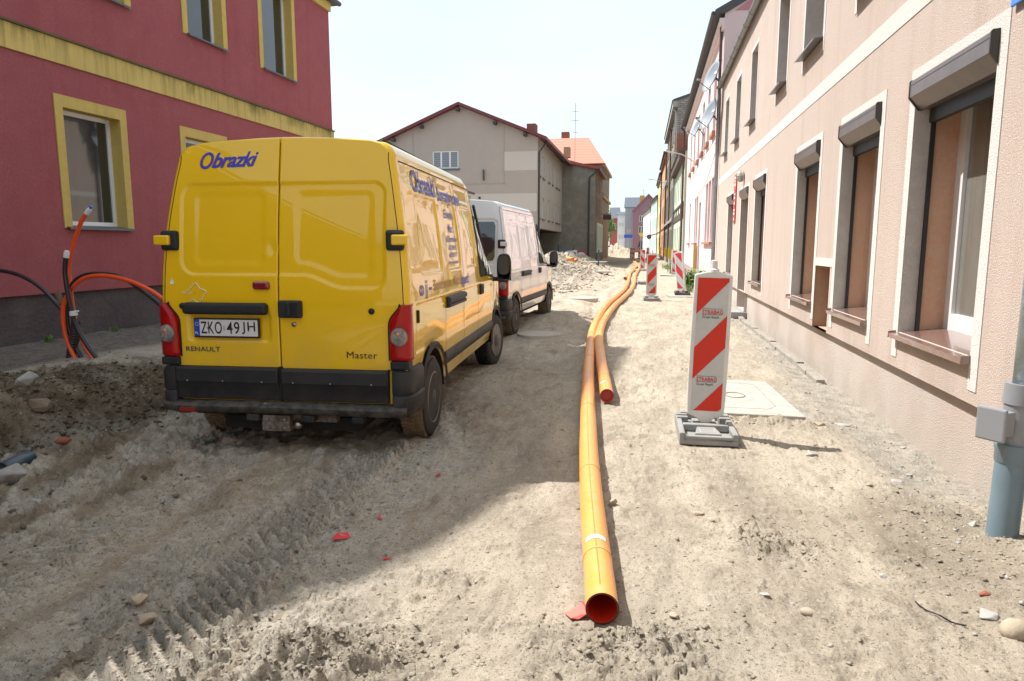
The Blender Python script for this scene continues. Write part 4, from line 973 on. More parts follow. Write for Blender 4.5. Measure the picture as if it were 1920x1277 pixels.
# ------------------------------------------------------------------ further houses on the right
def xr(y): return XR if y<44.5 else 2.0-.012*(y-45) if y<115.05 else 1.16-.060*(y-115)
def row_house(name,label,y0,y1,eave,wall,wins,trim=None,dep=.14,fm=None,roofm=None,plh=.45,plm=None,band=None,ridge=2.6,win_rev=None,extra=None,wf=.08,gm_=None):
    xa,xb=xr(y0),xr(y1) if y0>=44 else XR
    L=math.hypot(xb-xa,y1-y0); F=Frame(xa,y0,(xb-xa)/L,(y1-y0)/L,-(y1-y0)/L,(xb-xa)/L)
    t=thing(name,label,'house',(xa,(y0+y1)/2,0))
    b=MB(); hs=[(a,b_,c_,d) for a,b_,c_,d in wins]; wall_holes(b,F,0,L,-.3,eave,hs)
    b.quad(F(0,-.3,0),F(0,eave,0),F(0,eave,-9),F(0,-.3,-9)); b.quad(F(L,-.3,0),F(L,eave,0),F(L,eave,-9),F(L,-.3,-9))
    b.add([F(0,eave,0),F(0,eave+ridge,-4.5),F(0,eave,-9)],[(0,1,2)]); b.build('wall',wall,t)
    b=MB(); fbox(b,F,0.02,L-.02,-.3,eave,-8.9,-.4); b.build('core',plain('dark interior',(.03,.028,.026),.9),t)
    for q in hs:
        g=MB(); reveal(g,F,q,0,-dep); g.build('reveal',win_rev or wall,t)
        casement(t,F,q,-dep+.05,fm=fm,fw=wf,split=[.5],muntin=.68,gm_=gm_)
    if trim:
        g=MB()
        for q in hs:
            a,b_,c_,d=q; fbox(g,F,a-.12,a,c_-.1,d+.12,-.001,.03); fbox(g,F,b_,b_+.12,c_-.1,d+.12,-.001,.03); fbox(g,F,a,b_,d,d+.12,-.001,.03); fbox(g,F,a-.15,b_+.15,c_-.16,c_-.1,-.001,.08)
        g.build('window_surround',trim,t)
    if band:
        g=MB()
        for v0,v1,pr in band[1]: fbox(g,F,0,L,v0,v1,-.001,pr)
        g.build('cornice',band[0],t)
    g=MB(); fbox(g,F,0,L,-.3,plh,-.001,.04); g.build('plinth',plm or mat('grey plinth',(.30,.28,.27),.9),t)
    g=MB(); g.prism([(.35,eave-.02),(.30,eave+.10),(-4.5,eave+ridge),(-9.3,eave+.1),(-9.3,eave-.02),(-4.5,eave+ridge-.12),(-.0,eave-.02)],-.05,L+.05,lambda u,v,h:F(h,v,u)); g.build('roof',roofm or mat('dark slate',(.07,.072,.08),.7),t)
    g=MB(); g.tube([F(0,eave-.0,.36),F(L,eave-.0,.36)],.07,8); g.build('gutter',mat('dark gutter',(.06,.06,.062),.5),t)
    return t,F,L
grid=lambda us,w_,rows:[(u,u+w_,a,b_) for u in us for a,b_ in rows]
lace=mat('pale curtained glass',(.26,.28,.31),.08,streak=(10,(.10,.11,.12),.9))
pk=mat('pale pink render',(.70,.56,.55),.95,var=(1.5,(.66,.51,.51),1.0),bump=(80,.4,.006),streak=(3,(.60,.47,.45),.3))
t,F,L=row_house('terraced_house','pale pink house with white-framed curtained windows behind the peach one',23.5,44.4,8.85,pk,
   [(1.6,2.6,1.75,4.0),(2.85,3.85,1.75,4.0),(4.1,5.1,1.75,4.0),(9.5,10.5,1.75,3.9),(10.8,11.8,1.75,3.9),(15.3,16.3,1.75,3.9),(7.6,8.7,.3,3.5)]+grid((2.0,4.6,7.4,10.2,13.2,16.2),1.1,((5.6,7.7),)),
   trim=None,fm=PVC,plh=.55,plm=mat('mauve plinth',(.36,.27,.28),.9),band=(mat('pink cornice',(.72,.60,.58),.9),((8.35,8.5,.08),(8.5,8.7,.16))),gm_=lace)
for (a,b_,c_,d) in ((1.45,5.25,1.66,1.74),(9.35,11.95,1.66,1.74),(15.2,16.4,1.66,1.74),*[(u-.08,u+1.18,5.44,5.58) for u in (2.0,4.6,7.4,10.2,13.2,16.2)]): g=MB(); fbox(g,F,a,b_,c_,d,0,.11); g.build('sill',mat('terracotta sill',(.40,.17,.10),.7),t)
g=MB(); g.prism([(-.3,8.9),(-4.5,11.6),(-4.5,8.9)],-.02,.0,lambda u,v,h:F(h,v,u)); 
g.build('gable',mat('dusty rose render',(.50,.22,.25),.9),t)
g=MB(); fbox(g,F,8.9,9.35,.25,1.6,.0,.16); solo(g,'meter_box',mat('ochre box',(.50,.34,.12),.6),'ochre meter box on the pink wall','box',F(9.1,.25,.08))
gn_=mat('pale green render',(.58,.66,.53),.95,var=(1.5,(.52,.60,.47),1)); dk=mat('dark timber',(.10,.07,.06),.8)
t,F,L=row_house('terraced_house','pale mint green house with dark timber bands and a sweeping brown eave',44.5,57,7.4,gn_,grid((1.2,3.6,6.0,8.4,10.6),.95,((1.0,2.9),(4.7,6.7))),fm=PVC,band=(dk,((3.35,3.75,.06),(4.2,4.35,.06),(6.9,7.4,.35))),roofm=mat('brown roof',(.10,.07,.055),.8),ridge=3.2)
g=MB()
for u in (.1,2.8,5.3,7.8,10.2,12.1): fbox(g,F,u,u+.16,3.75,4.2,.0,.05)
g.build('timber_stud',dk,t)
bk_=mat('weathered brick',(.30,.15,.11),.9); 
bkm=bpy.data.materials.new('grey and red brick'); bkm.use_nodes=True; n=bkm.node_tree.nodes; l=bkm.node_tree.links
q=n.new('ShaderNodeTexBrick'); q.inputs['Color1'].default_value=(.36,.33,.31,1); q.inputs['Color2'].default_value=(.26,.22,.20,1); q.inputs['Mortar'].default_value=(.12,.11,.10,1); q.inputs['Scale'].default_value=1; q.inputs['Brick Width'].default_value=.42; q.inputs['Row Height'].default_value=.16; q.inputs['Mortar Size'].default_value=.02
tcx=n.new('ShaderNodeTexCoord'); mpx=n.new('ShaderNodeMapping'); mpx.inputs['Rotation'].default_value=(R(90),0,0); l.new(tcx.outputs['Object'],mpx.inputs[0]); l.new(mpx.outputs[0],q.inputs['Vector'])
q2=n.new('ShaderNodeTexBrick'); q2.inputs['Color1'].default_value=(.42,.14,.07,1); q2.inputs['Color2'].default_value=(.30,.10,.06,1); q2.inputs['Mortar'].default_value=(.14,.11,.10,1); q2.inputs['Scale'].default_value=1; q2.inputs['Brick Width'].default_value=.42; q2.inputs['Row Height'].default_value=.16; q2.inputs['Mortar Size'].default_value=.02
l.new(mpx.outputs[0],q2.inputs['Vector']); sx_=n.new('ShaderNodeSeparateXYZ'); l.new(tcx.outputs['Object'],sx_.inputs[0]); nn=n.new('ShaderNodeTexNoise'); nn.inputs['Scale'].default_value=.8; l.new(tcx.outputs['Object'],nn.inputs['Vector'])
m1=n.new('ShaderNodeMath'); m1.operation='MULTIPLY_ADD'; l.new(nn.outputs[0],m1.inputs[0]); m1.inputs[1].default_value=2.5; l.new(sx_.outputs['Z'],m1.inputs[2])
m2=n.new('ShaderNodeMapRange'); m2.inputs[1].default_value=11.3; m2.inputs[2].default_value=11.7; l.new(m1.outputs[0],m2.inputs[0]); mm=n.new('ShaderNodeMix'); mm.data_type='RGBA'; l.new(m2.outputs[0],mm.inputs[0]); l.new(q2.outputs[0],mm.inputs[6]); l.new(q.outputs[0],mm.inputs[7]); l.new(mm.outputs[2],n['Principled BSDF'].inputs['Base Color']); n['Principled BSDF'].inputs['Roughness'].default_value=.95
dg=mat('sooty ochre render',(.36,.29,.19),.9,var=(2,(.24,.20,.15),1.3),streak=(3,(.14,.12,.10),.6))
t,F,L=row_house('tenement','tall sooty tenement with a bare grey and red brick end wall',57,77,12.9,dg,grid((1,3.6,6.2,9,12,15,17.6),1.0,((1.0,3.0),(4.4,6.5),(7.6,9.6),(10.4,12.2))),trim=mat('grey stone',(.34,.33,.31),.9),band=(mat('grey stone',(.34,.33,.31),.9),((3.6,3.8,.2),(12.4,12.9,.35))),fm=plain('dark frame',(.08,.08,.08),.5),ridge=1.6)
g=MB(); g.add([F(-.02,-.3,-.02),F(-.02,12.85,-.02),F(-.02,14.3,-4.5),F(-.02,12.85,-9),F(-.02,-.3,-9)],[(0,1,2,3,4)]); g.build('end_wall',bkm,t)
or_=mat('orange render',(.60,.36,.20),.9,var=(1.5,(.52,.31,.18),1)); 
for i,(nm,lab,y0,y1,e,m_,band_) in enumerate((
 ('terraced_house','orange and brown house with a tall rust-coloured corner strip',77.1,95,11.6,or_,mat('rust strip',(.22,.085,.05),.8)),
 ('terraced_house','ochre yellow house beyond the orange one',95.1,115,11.2,mat('ochre render',(.62,.52,.27),.9),dk),
 ('terraced_house','pastel turquoise house beyond the ochre one',115.1,132,9.6,mat('turquoise render',(.48,.62,.58),.9),dk),
 ('terraced_house','white painted house at the far end of the right-hand row',132.1,160,8.6,mat('white render',(.70,.70,.70),.9),mat('grey plinth',(.30,.28,.27),.9)))):
    L_=y1-y0; us=[1.2+k*2.9 for k in range(int((L_-1)/2.9))]
    t,F,L=row_house(nm,lab,y0,y1,e,m_,grid(us,1.2,((1.0,2.9),(4.3,6.3),(7.2,9.0)) if e>9.2 else ((1.0,2.9),(4.3,6.3))),band=(band_,((3.5,3.65,.06),(e-.4,e,.25))),dep=.2,wf=.1)
    g=MB(); fbox(g,F,.05,.5,0,e-.3,0,.10); g.build('corner_strip',band_,t)
# downpipes and small wall pieces on the row
for (y,z1,m_,lab) in ((44.5,8.6,mat('brown downpipe',(.075,.04,.04),.5),'dark brown downpipe on the joint of the pink and the mint green house'),(57.05,12,dz,'grey downpipe on the joint of the mint green and the sooty house'),(66.,12,dk,'black downpipe half way along the sooty tenement'),(77.1,11.4,mat('rust strip',(.22,.085,.05),.8),'rust brown downpipe on the orange house'),(95.1,11,dk,'black downpipe on the ochre house')):
    b=MB(); x=xr(y)-.10; b.tube([(x,y,z1),(x,y,.1)],.07,8); b.tube([(x,y,z1),(x-.2,y,z1+.2)],.06,8); solo(b,'downpipe',m_,lab,'downpipe',(x,y,0),smooth=True,shade_angle=50)
# street lamps on wall arms
for (y,z,l_,lab) in ((38,6.5,1.1,'pale street lamp on an arm above the pink house wall'),(80,9,1.6,'small street lamp on an arm of the orange house')):
    t=thing('wall_street_lamp',lab,'street lamp',(xr(y),y,z-.6)); x=xr(y)
    b=MB(); b.tube([(x,y,z-.5),(x-l_*.5,y,z-.15),(x-l_,y,z)],.028,8); b.build('arm',mat('pale lamp arm',(.45,.45,.43),.5),t)
    b=MB(); b.lathe([(0,0),(.05,.02),(.07,.2),(.06,.45),(0,.5)],(0,0,0),'x',10); b.v=[(x-l_-.4+p[0],y+p[1],z+.03+p[2]*.6-(p[0]-.2)*.25) for p in b.v]; b.build('lamp_head',mat('lamp head',(.5,.5,.48),.4),t,smooth=True)
# cables across the pink facade
b=MB()
for (p,q,s) in (((XR-.05,24,5.3),(XR-.06,36,6.3),.5),((XR-.05,30,6.2),(XR-.05,37,5.0),.3),((XR-.04,24,4.9),(XR-.04,33,4.0),.4)):
    b.tube([Vector(p).lerp(Vector(q),k/10)-Vector((0,0,s*4*(k/10)*(1-k/10))) for k in range(11)],.008,4)
solo(b,'wall_cables',dk,'loose thin cables sagging across the pink facade','cable',(XR-.05,30,5))
# satellite dish further on
make_dish(1.45,72,7.6,.55,10,'small distant satellite dish on the sooty tenement',0)
# yellow boxes at street level
for (y,x,h) in ((52,1.72,1.0),(60,1.66,1.1),(69,1.55,1.0),(88,1.3,1.1)):
    b=MB(); b.box(x-.12,x+.12,y-.3,y+.3,.55,.55+h*.8); t=solo(b,'gas_box',plain('gas box yellow',(.68,.46,.03),.5),{52:'yellow gas box on the mint green house',60:'nearer yellow gas box on the sooty tenement',69:'farther yellow gas box on the sooty tenement',88:'yellow gas box on the orange house'}[y],'box',(x,y,.55),group='yellow gas boxes on the right-hand fronts',bevel=.01)
    b=MB(); b.tube([(x+.05,y,-.1),(x+.05,y,.56)],.03,8); b.build('riser_pipe',plain('gas box yellow',(.68,.46,.03),.5),t)
# ------------------------------------------------------------------ left: red house
redS=mat('wine red stucco',(.335,.098,.105),.95,spec=.2,var=[(.8,(.275,.078,.09),1.2),(3,(.355,.115,.125),1.3),(30,(.285,.08,.09),1.5)],bump=(120,.7,.008),streak=(3,(.22,.045,.055),.35))
yelS=mat('yellow trim stucco',(.56,.42,.13),.95,spec=.2,var=(8,(.50,.37,.12),1.4),bump=(120,.6,.006),streak=(4,(.34,.26,.09),.5))
yelB=mat('mossy yellow band',(.60,.455,.16),.95,spec=.2,var=[(1.1,(.50,.38,.13),1.2)],streak=(9,(.20,.17,.05),.8),bump=(120,.6,.006))
zstain(yelB,(.075,.095,.015),5.07,4.78,1.1,.95,(1,1,.5),lo=.50,hi=.62); zstain(yelB,(.22,.18,.07),5.07,4.66,9,.75,(1,1,.06),lo=.45,hi=.65)
pl2=mat('dark damp plinth',(.085,.065,.065),.9,var=[(2.5,(.13,.105,.10),1.3),(.8,(.06,.045,.05),1.3)],bump=(14,1.0,.03),bump2=(90,.6,.01))
k_=math.radians(1.6); ux,uy=math.sin(k_),math.cos(k_)
FL=Frame(-10.2,0,ux,uy,uy,-ux)
U1=20.14
hr=thing('town_house','wine red stucco house with mossy yellow band and yellow window frames at the left','house',(-10,12,0))
qs=[(10.36,11.62,1.93,3.95),(13.42,14.7,1.93,3.92),(17.0,18.0,1.93,3.9),(7.0,8.3,1.93,3.92),(3.6,4.9,1.93,3.92)]
qu=[(13.72,14.92,6.10,8.30),(16.55,17.98,6.08,8.28),(10.75,11.95,6.10,8.30),(7.0,8.3,6.1,8.3),(3.6,4.9,6.1,8.3)]
b=MB(); wall_holes(b,FL,-32,U1,.80,8.8,qs+qu); b.quad(FL(-14,.8,0),FL(U1,.8,0),FL(U1,.8,-.08),FL(-14,.8,-.08)); b.quad(FL(U1,-.4,0),FL(U1,8.8,0),FL(U1,8.8,-10),FL(U1,-.4,-10))
b.add([FL(-.2,8.8,0),FL(2.9,11.5,0),FL(4.3,12.85,0),FL(5.74,14.1,0),FL(7.5,14.75,0),FL(13.6,15.1,0),FL(13.6,8.8,0)],[(0,1,2,3,4,5,6)]); b.build('wall',redS,hr)  # unseen attic storey added, top edge shaped to cast the street shadow
b=MB(); wall_holes(b,FL,-14,U1,-.6,.80,[],-.08); b.build('plinth',pl2,hr)
b=MB(); fbox(b,FL,-32,U1-.02,-.4,8.8,-10,-.45); b.build('core',plain('dark interior',(.03,.028,.026),.9),hr)
b=MB(); b.prism([(0,8.8),(-5,11.4),(-10,8.8)],-32,U1,lambda u,v,h:FL(h,v,u)); b.prism([(-.2,8.8),(2.9,11.5),(4.3,12.85),(5.74,14.1),(7.5,14.75),(13.6,15.1),(13.6,8.8)],-.02,-9,lambda u,v,h:FL(u,v,h)); b.build('roof',mat('brown tile roof',(.16,.075,.055),.8),hr)  # second prism: body of the unseen attic added to shade the street
b=MB(); fbox(b,FL,-14,U1+.03,8.55,8.80,-.001,.07); b.build('eave_band',yelS,hr)
b=MB(); b.tube([FL(-32,8.86,.20),FL(-.3,8.86,.20)],.07,8); b.tube([FL(13.7,8.86,.20),FL(U1+.35,8.86,.20)],.07,8); fbox(b,FL,13.7,U1+.3,8.80,8.85,-.1,.20); b.build('gutter',mat('dark gutter',(.06,.06,.062),.5),hr)
b=MB(); b.prism([(0,4.66),(.035,4.66),(.035,5.06),(.0,5.10)],-14,U1+.03,lambda u,v,h:FL(h,v,u)); yb=b.build('string_course',yelB,hr)
b=MB(); b.prism([(0,5.06),(.075,5.065),(.075,5.095),(0,5.115)],-14,U1+.03,lambda u,v,h:FL(h,v,u)); b.build('moss_ledge',mat('moss dark ledge',(.07,.075,.03),.95,bump=(30,1,.02),var=(3,(.12,.12,.04),1.4)),yb)
zin=mat('blue grey sill sheet',(.10,.12,.145),.45,metal=.3)
for i,q in enumerate(qs+qu):
    a,b_,c_,d=q; up=i>=len(qs)
    g=MB(); reveal(g,FL,q,.0,-.30); g.build('reveal',yelS,hr)
    g=MB(); fw=.16
    fbox(g,FL,a-fw,a,c_-.02,d+.2,-.001,.02); fbox(g,FL,b_,b_+fw,c_-.02,d+.2,-.001,.02); fbox(g,FL,a,b_,d,d+.2,-.001,.02); g.build('window_surround',yelS,hr)
    wn=casement(hr,FL,(a,b_,c_+.03,d),-.22,fw=.075,split=None)
    if i==0:
        g=MB()
        for k in range(18): fbox(g,FL,a+.30+.5,b_-.12,c_+.14+k*.1,c_+.19+k*.1,-.262,-.258)
        g.build('striped_blind',plain('dim striped blind',(.10,.095,.085),.9),wn)
    g=MB(); g.prism([(-.20,c_+.035),(.09,c_-.01),(.09,c_-.045),(.082,c_-.045),(.08,c_-.02),(-.20,c_+.02)],a-.12 if not up else a-.05,b_+.10,lambda u,v,h:FL(h,v,u)); g.build('sill',zin,hr)
# ------------------------------------------------------------------ left: beige gabled block
bg1=mat('grey beige render',(.43,.375,.34),.95,var=(1.2,(.40,.35,.315),1),bump=(60,.3,.006),streak=(1.5,(.36,.32,.29),.3)); bg2=mat('pale grey render patch',(.55,.505,.46),.95)
hb_=thing('apartment_block','beige three-storey block with a wide dark red gabled roof edge behind the vans','building',(-13,52,0))
XB=-8.42; YB=52.; FB=Frame(XB,YB,-1,0,0,-1)     # gable wall facing the camera, u to the left
FS=Frame(XB,YB,-.016,.99987,.99987,.016)        # street side
b=MB(); gw=(6.15,8.25,7.5,8.85)
GH=[(gw[0],gw[1],gw[2],gw[3])]
wall_holes(b,FB,0,12.2,2.95,9.65,GH); b.add([FB(0,9.65),FB(12.2,9.65),FB(6.0,12.10)],[(0,1,2)])
W1=[(u,u+w_,v0,v1) for (u,w_) in ((1.1,.5),(2.6,1.3),(6.1,1.2),(8.9,.6),(11.6,1.2),(13.5,1.1)) for v0,v1 in ((3.75,5.4),(6.95,8.6))]
wall_holes(b,FS,0,17,2.95,9.75,W1); b.quad(FS(0,2.95),FS(17,2.95),FS(17,2.95,-6),FS(0,2.95,-6)); b.quad(FS(17,2.95),FS(17,9.75),FS(17,9.75,-12),FS(17,2.95,-12))
b.build('wall',bg1,hb_)
b=MB(); fbox(b,FB,2.2,12.2,-.3,3.0,-16,-.02); b.build('ground_floor',mat('dark brown shopfront',(.035,.024,.02),.8,streak=(1.6,(.09,.05,.03),.8)),hb_)
b=MB(); fbox(b,FS,.3,16.9,2.9,9.6,-11.5,-.4); b.build('core',plain('dark interior',(.03,.028,.026),.9),hb_)
b=MB(); fbox(b,FB,.04,2.55,7.25,8.65,.0,.012); fbox(b,FB,9.85,12.2,7.2,8.5,0,.012); fbox(b,FB,.04,12.2,4.2,5.55,.0,.012); b.build('render_patch',bg2,hb_)
b=MB(); fbox(b,FB,2.55,9.8,6.30,6.34,0,.03); fbox(b,FB,2.55,2.60,6.3,10.8,0,.03); fbox(b,FB,9.76,9.81,6.3,10.6,0,.03); b.build('render_joint',mat('darker render joint',(.40,.35,.31),.95),hb_)  # joint strips a little darker than the wall render
b=MB(); reveal(b,FB,gw,0,-.12); b.build('reveal',bg1,hb_)
wn=casement(hb_,FB,gw,-.06,fw=.11,split=[.333,.667],blinds=(.16,plain('grey roller blind',(.25,.28,.33),.7)))
b=MB(); fbox(b,FB,gw[0]-.1,gw[1]+.1,gw[2]-.12,gw[2],-.05,.08); b.build('sill',zin,hb_)
for q in W1:
    g=MB(); reveal(g,FS,q,0,-.2); g.build('reveal',bg2,hb_); casement(hb_,FS,q,-.14,fw=.08)
    g=MB(); fbox(g,FS,q[0]-.08,q[1]+.08,q[2]-.12,q[2]-.02,0,.10); g.build('sill',zin,hb_)
rr=mat('dark red roof edge',(.16,.03,.035),.5)
b=MB(); ov=.55
for s in (1,-1):
    P3=[(6.0,12.34),(6.0+s*6.75,9.60),(6.0+s*6.75,9.38),(6.0,12.12)]
    b.prism(P3,ov,-17.4,lambda u,v,h:FB(u,v,h))
b.build('roof',rr,hb_)
b=MB(); b.tube([FS(-.5,9.55,.62),FS(17.3,9.55,.62)],.09,8); b.build('gutter',mat('dark gutter',(.06,.06,.062),.5),hb_)
b=MB(); b.tube([FS(.9,9.4,.55),FS(.25,8.6,.1),FS(.25,3.0,.08),FS(.2,.2,.08)],.07,8); b.build('downpipe',mat('dark gutter',(.06,.06,.062),.5),hb_)
b=MB()
for u in (.9,3.2,6.1,9.0,11.3): z_=12.1-abs(u-6.0)*.40; fbox(b,FB,u-.12,u+.12,z_-.35,z_-.12,0,.5)
b.build('rafter_end',plain('dark timber end',(.06,.05,.045),.8),hb_)
b=MB(); b.tube([FB(4.15,6.55,.12),FB(4.15,7.35,.12)],.07,8); b.build('vent_pipe',mat('dark gutter',(.06,.06,.062),.5),hb_)
b=MB(); b.lathe([(0,.1),(.09,.1),(.09,0)],FB(4.5,5.25,.1),'y',10); b.build('wall_hole',plain('niche black',(.02,.02,.022),.6),hb_)
b=MB(); b.box(XB-1.2,XB-.5,54,55,9.9,11.0); b.build('chimney',mat('chimney brick',(.22,.09,.07),.9,bump=(20,.5,.02)),hb_)
# low lean-to roof in front of the block, seen above the yellow van
b=MB(); b.add([(-14.2,40,6.1),(-11.0,40,4.95),(-11.0,43,4.95),(-14.2,43,6.1),(-14.2,40,5.95),(-11.0,40,4.8),(-11.0,43,4.8),(-14.2,43,5.95)],[(0,1,2,3),(7,6,5,4),(0,4,5,1),(1,5,6,2),(2,6,7,3),(3,7,4,0)])
sh=solo(b,'shed',mat('brown roof',(.10,.07,.055),.8),'low shed with a sloping dark brown roof in front of the beige gable','shed',(-12.5,41.5,0))
b=MB(); b.box(-14.0,-11.2,40.3,42.8,0,4.75); b.build('wall',bg1,sh)
# ------------------------------------------------------------------ left: grey stucco house and the red-tiled one behind
gs=mat('stained grey stucco',(.30,.285,.25),.95,var=[(.5,(.19,.18,.155),1.5),(.22,(.38,.35,.30),1.5),(2,(.24,.225,.195),1.5)],bump=(25,.6,.02),streak=(.7,(.10,.09,.08),.5))
hg=thing('old_house','old house with stained bare grey stucco side wall and turquoise shopfront','house',(-7,69,0))
b=MB(); FG=Frame(-5.45,69.2,-1,0,0,-1); FG2=Frame(-5.45,69.2,.0,1,1,0)
b.quad(FG(0,-.3),FG(3.2,-.3),FG(3.2,10.2),FG(0,9.3)); b.quad(FG(3.2,-.3),FG(9,-.3),FG(9,11),FG(3.2,10.2)); b.build('side_wall',gs,hg)
WG=[(u,u+.9,v0,v1) for u in (1.2,3.4,5.6,7.8,9.6) for v0,v1 in ((1.2,3.1),(4.6,6.6),(7.0,8.7))]
WG=[q for q in WG if not(q[0]>3 and q[2]<2)]
b=MB(); wall_holes(b,FG2,0,11,-.3,9.2,WG); b.build('front_wall',mat('dirty brown stucco',(.22,.17,.13),.95,var=(1,(.14,.11,.09),1.4)),hg)
for q in WG: casement(hg,FG2,q,-.05,fw=.09,fm=plain('pale frame',(.50,.48,.45),.6))
b=MB(); fbox(b,FG2,3.0,11,.9,4.0,.0,.08); b.build('shopfront',mat('turquoise render',(.10,.42,.30),.8),hg)
b=MB(); fbox(b,FG2,3.0,11,-.3,.9,.0,.09); b.build('shop_base',mat('grey base',(.13,.13,.13),.8),hg)
b=MB()
for k in range(4): fbox(b,FG2,3.6+k*1.8,4.3+k*1.8,1.3,3.7,.075,.09)
b.build('shop_window',plain('deep green glass',(.01,.12,.09),.4),hg)
b=MB(); b.prism([(.35,9.05),(.35,9.3),(-9.5,11.3),(-9.5,11.05)],-.35,11.2,lambda u,v,h:FG2(h,v,u)); b.build('roof',mat('red sheet roof',(.36,.07,.05),.6),hg)
b=MB(); b.tube([FG2(-.3,9.1,.42),FG2(11,9.1,.42)],.09,8); b.tube([FG2(-.1,9.0,.35),FG(.55,8.3,.12),FG(.55,.2,.12)],.085,8); b.build('gutter',mat('dark gutter',(.06,.06,.062),.5),hg)
b=MB(); b.box(-8.7,-8.1,70,71,10.4,11.4); b.build('chimney',mat('tan chimney',(.40,.26,.17),.9),hg)
tm=bpy.data.materials.new('orange red tiles'); tm.use_nodes=True; n=tm.node_tree.nodes; l=tm.node_tree.links; q=n.new('ShaderNodeTexWave'); q.bands_direction='Z'; q.inputs['Scale'].default_value=.9; q.inputs['Distortion'].default_value=.4
tcx=n.new('ShaderNodeTexCoord'); l.new(tcx.outputs['Object'],q.inputs['Vector']); cr_=n.new('ShaderNodeValToRGB'); cr_.color_ramp.elements[0].color=(.62,.26,.18,1); cr_.color_ramp.elements[1].color=(.50,.22,.16,1); cr_.color_ramp.elements[0].position=.6; cr_.color_ramp.elements[1].position=.95; l.new(q.outputs['Fac'],cr_.inputs[0]); l.new(cr_.outputs[0],n['Principled BSDF'].inputs['Base Color']); n['Principled BSDF'].inputs['Roughness'].default_value=.8
ht=thing('town_house','house with a steep orange-red tiled hipped roof behind the grey one','house',(-8,85,0))
b=MB(); b.box(-16,-5.55,80.4,95,-.3,10.9); b.build('wall',mat('dirty brown stucco',(.22,.17,.13),.95),ht)
b=MB(); b.add([(-16.3,80,10.9),(-5.2,80,10.9),(-5.2,95.3,10.9),(-16.3,95.3,10.9),(-14,83.5,14.3),(-7.4,83.5,14.3),(-7.4,92,14.3),(-14,92,14.3)],[(0,1,5,4),(1,2,6,5),(2,3,7,6),(3,0,4,7),(4,5,6,7)]); b.build('roof',tm,ht)
b=MB(); b.box(-10.8,-9.9,84.5,85.6,13.9,15.2); b.build('chimney',mat('chimney brick',(.22,.09,.07),.9),ht)
Fh=Frame(-5.55,80.4,0,1,1,0)
for u in (1.2,3.6,6.0,8.4,10.8):
    for v0,v1 in ((5.0,6.9),(7.9,9.8)): casement(ht,Fh,(u,u+1,v0,v1),.05,fm=plain('pale frame',(.50,.48,.45),.6))
b=MB(); fbox(b,Fh,0,14.6,7.1,7.4,0,.25); fbox(b,Fh,0,14.6,10.6,10.9,0,.35); b.build('cornice',mat('sand cornice',(.36,.29,.20),.9),ht)
b=MB(); b.tube([(-8.6,79.6,10.9),(-8.6,79.6,17.5)],.022,6)
for z,w_ in ((16.6,.7),(15.6,.9),(14.3,.5)): b.tube([(-8.6-w_/2,79.6,z),(-8.6+w_/2,79.6,z)],.02,5)
solo(b,'antenna',dk,'thin rooftop antenna in front of the orange-red tiles','antenna',(-8.6,79.6,10.9))
b=MB(); b.box(-5.2,-4.3,78,78.15,4.5,5.05); b.box(-5.55,-4.3,78.05,78.1,5.1,5.16); solo(b,'hanging_sign',mat('brown sign',(.12,.06,.045),.7),'small dark sign hanging out from the turquoise shopfront','sign',(-5,78,4.8))
# ------------------------------------------------------------------ end of the street
def at(px,py,Y): p=atY(px,py,Y); return p
def end_block(lab,name,x0,x1,top,Y,wall,dep=10,roofm=None,gable=0,wins=(),roof_h=0,cat='house'):
    a=at(x0,460,Y).x; b_=at(x1,460,Y).x; zt=at(1218,top,Y).z
    t=thing(name,lab,cat,((a+b_)/2,Y,0)); F=Frame(a,Y,1,0,0,-1); L=b_-a
    m=MB(); hs=[((q[0]-x0)/(x1-x0)*L,(q[1]-x0)/(x1-x0)*L,at(1218,q[3],Y).z,at(1218,q[2],Y).z) for q in wins]
    wall_holes(m,F,0,L,-3,zt,hs); fbox(m,F,0.01,L-.01,-3,zt-.02,-dep,-.5)
    m.quad(F(0,-3,0),F(0,zt,0),F(0,zt,-.6),F(0,-3,-.6)); m.quad(F(L,-3,0),F(L,zt,0),F(L,zt,-.6),F(L,-3,-.6))
    if gable: m.add([F(0,zt),F(L,zt),F(L/2,zt+gable),F(0,zt,-dep),F(L,zt,-dep),F(L/2,zt+gable,-dep)],[(0,1,2),(3,5,4)])
    m.build('wall',wall,t)
    for q in hs: casement(t,F,q,-.12,fw=.16,split=[.5],fm=plain('cream frame',(.62,.60,.52),.6))
    if roofm:
        m=MB()
        if gable:
            for s in (0,1):
                e=-.4 if s==0 else L+.4; m.add([F(e,zt-.2,.4),F(L/2,zt+gable+.15,.4),F(L/2,zt+gable+.15,-dep),F(e,zt-.2,-dep)],[(0,1,2,3)])
            o=m.build('roof',roofm,t); sd=o.modifiers.new('s','SOLIDIFY'); sd.thickness=.3
        else:
            m.add([F(-.3,zt,.5),F(L+.3,zt,.5),F(L+.3,zt+roof_h,-dep*.5),F(-.3,zt+roof_h,-dep*.5),F(-.3,zt,-dep),F(L+.3,zt,-dep)],[(0,1,2,3),(3,2,5,4),(0,3,4),(1,5,2)]); m.build('roof',roofm,t)
    return t,F,L
slate=mat('blue slate',(.085,.10,.125),.6)
t,F,L=end_block('mauve plastered corner house with arched doorway closing the street','town_house',1186,1242,394,172,mat('mauve render',(.30,.165,.20),.9,var=(.8,(.27,.15,.18),1)),wins=((1197,1207,404,416),(1196,1207,424,438)),gable=3.8,roofm=mat('mauve render',(.30,.165,.20),.9))
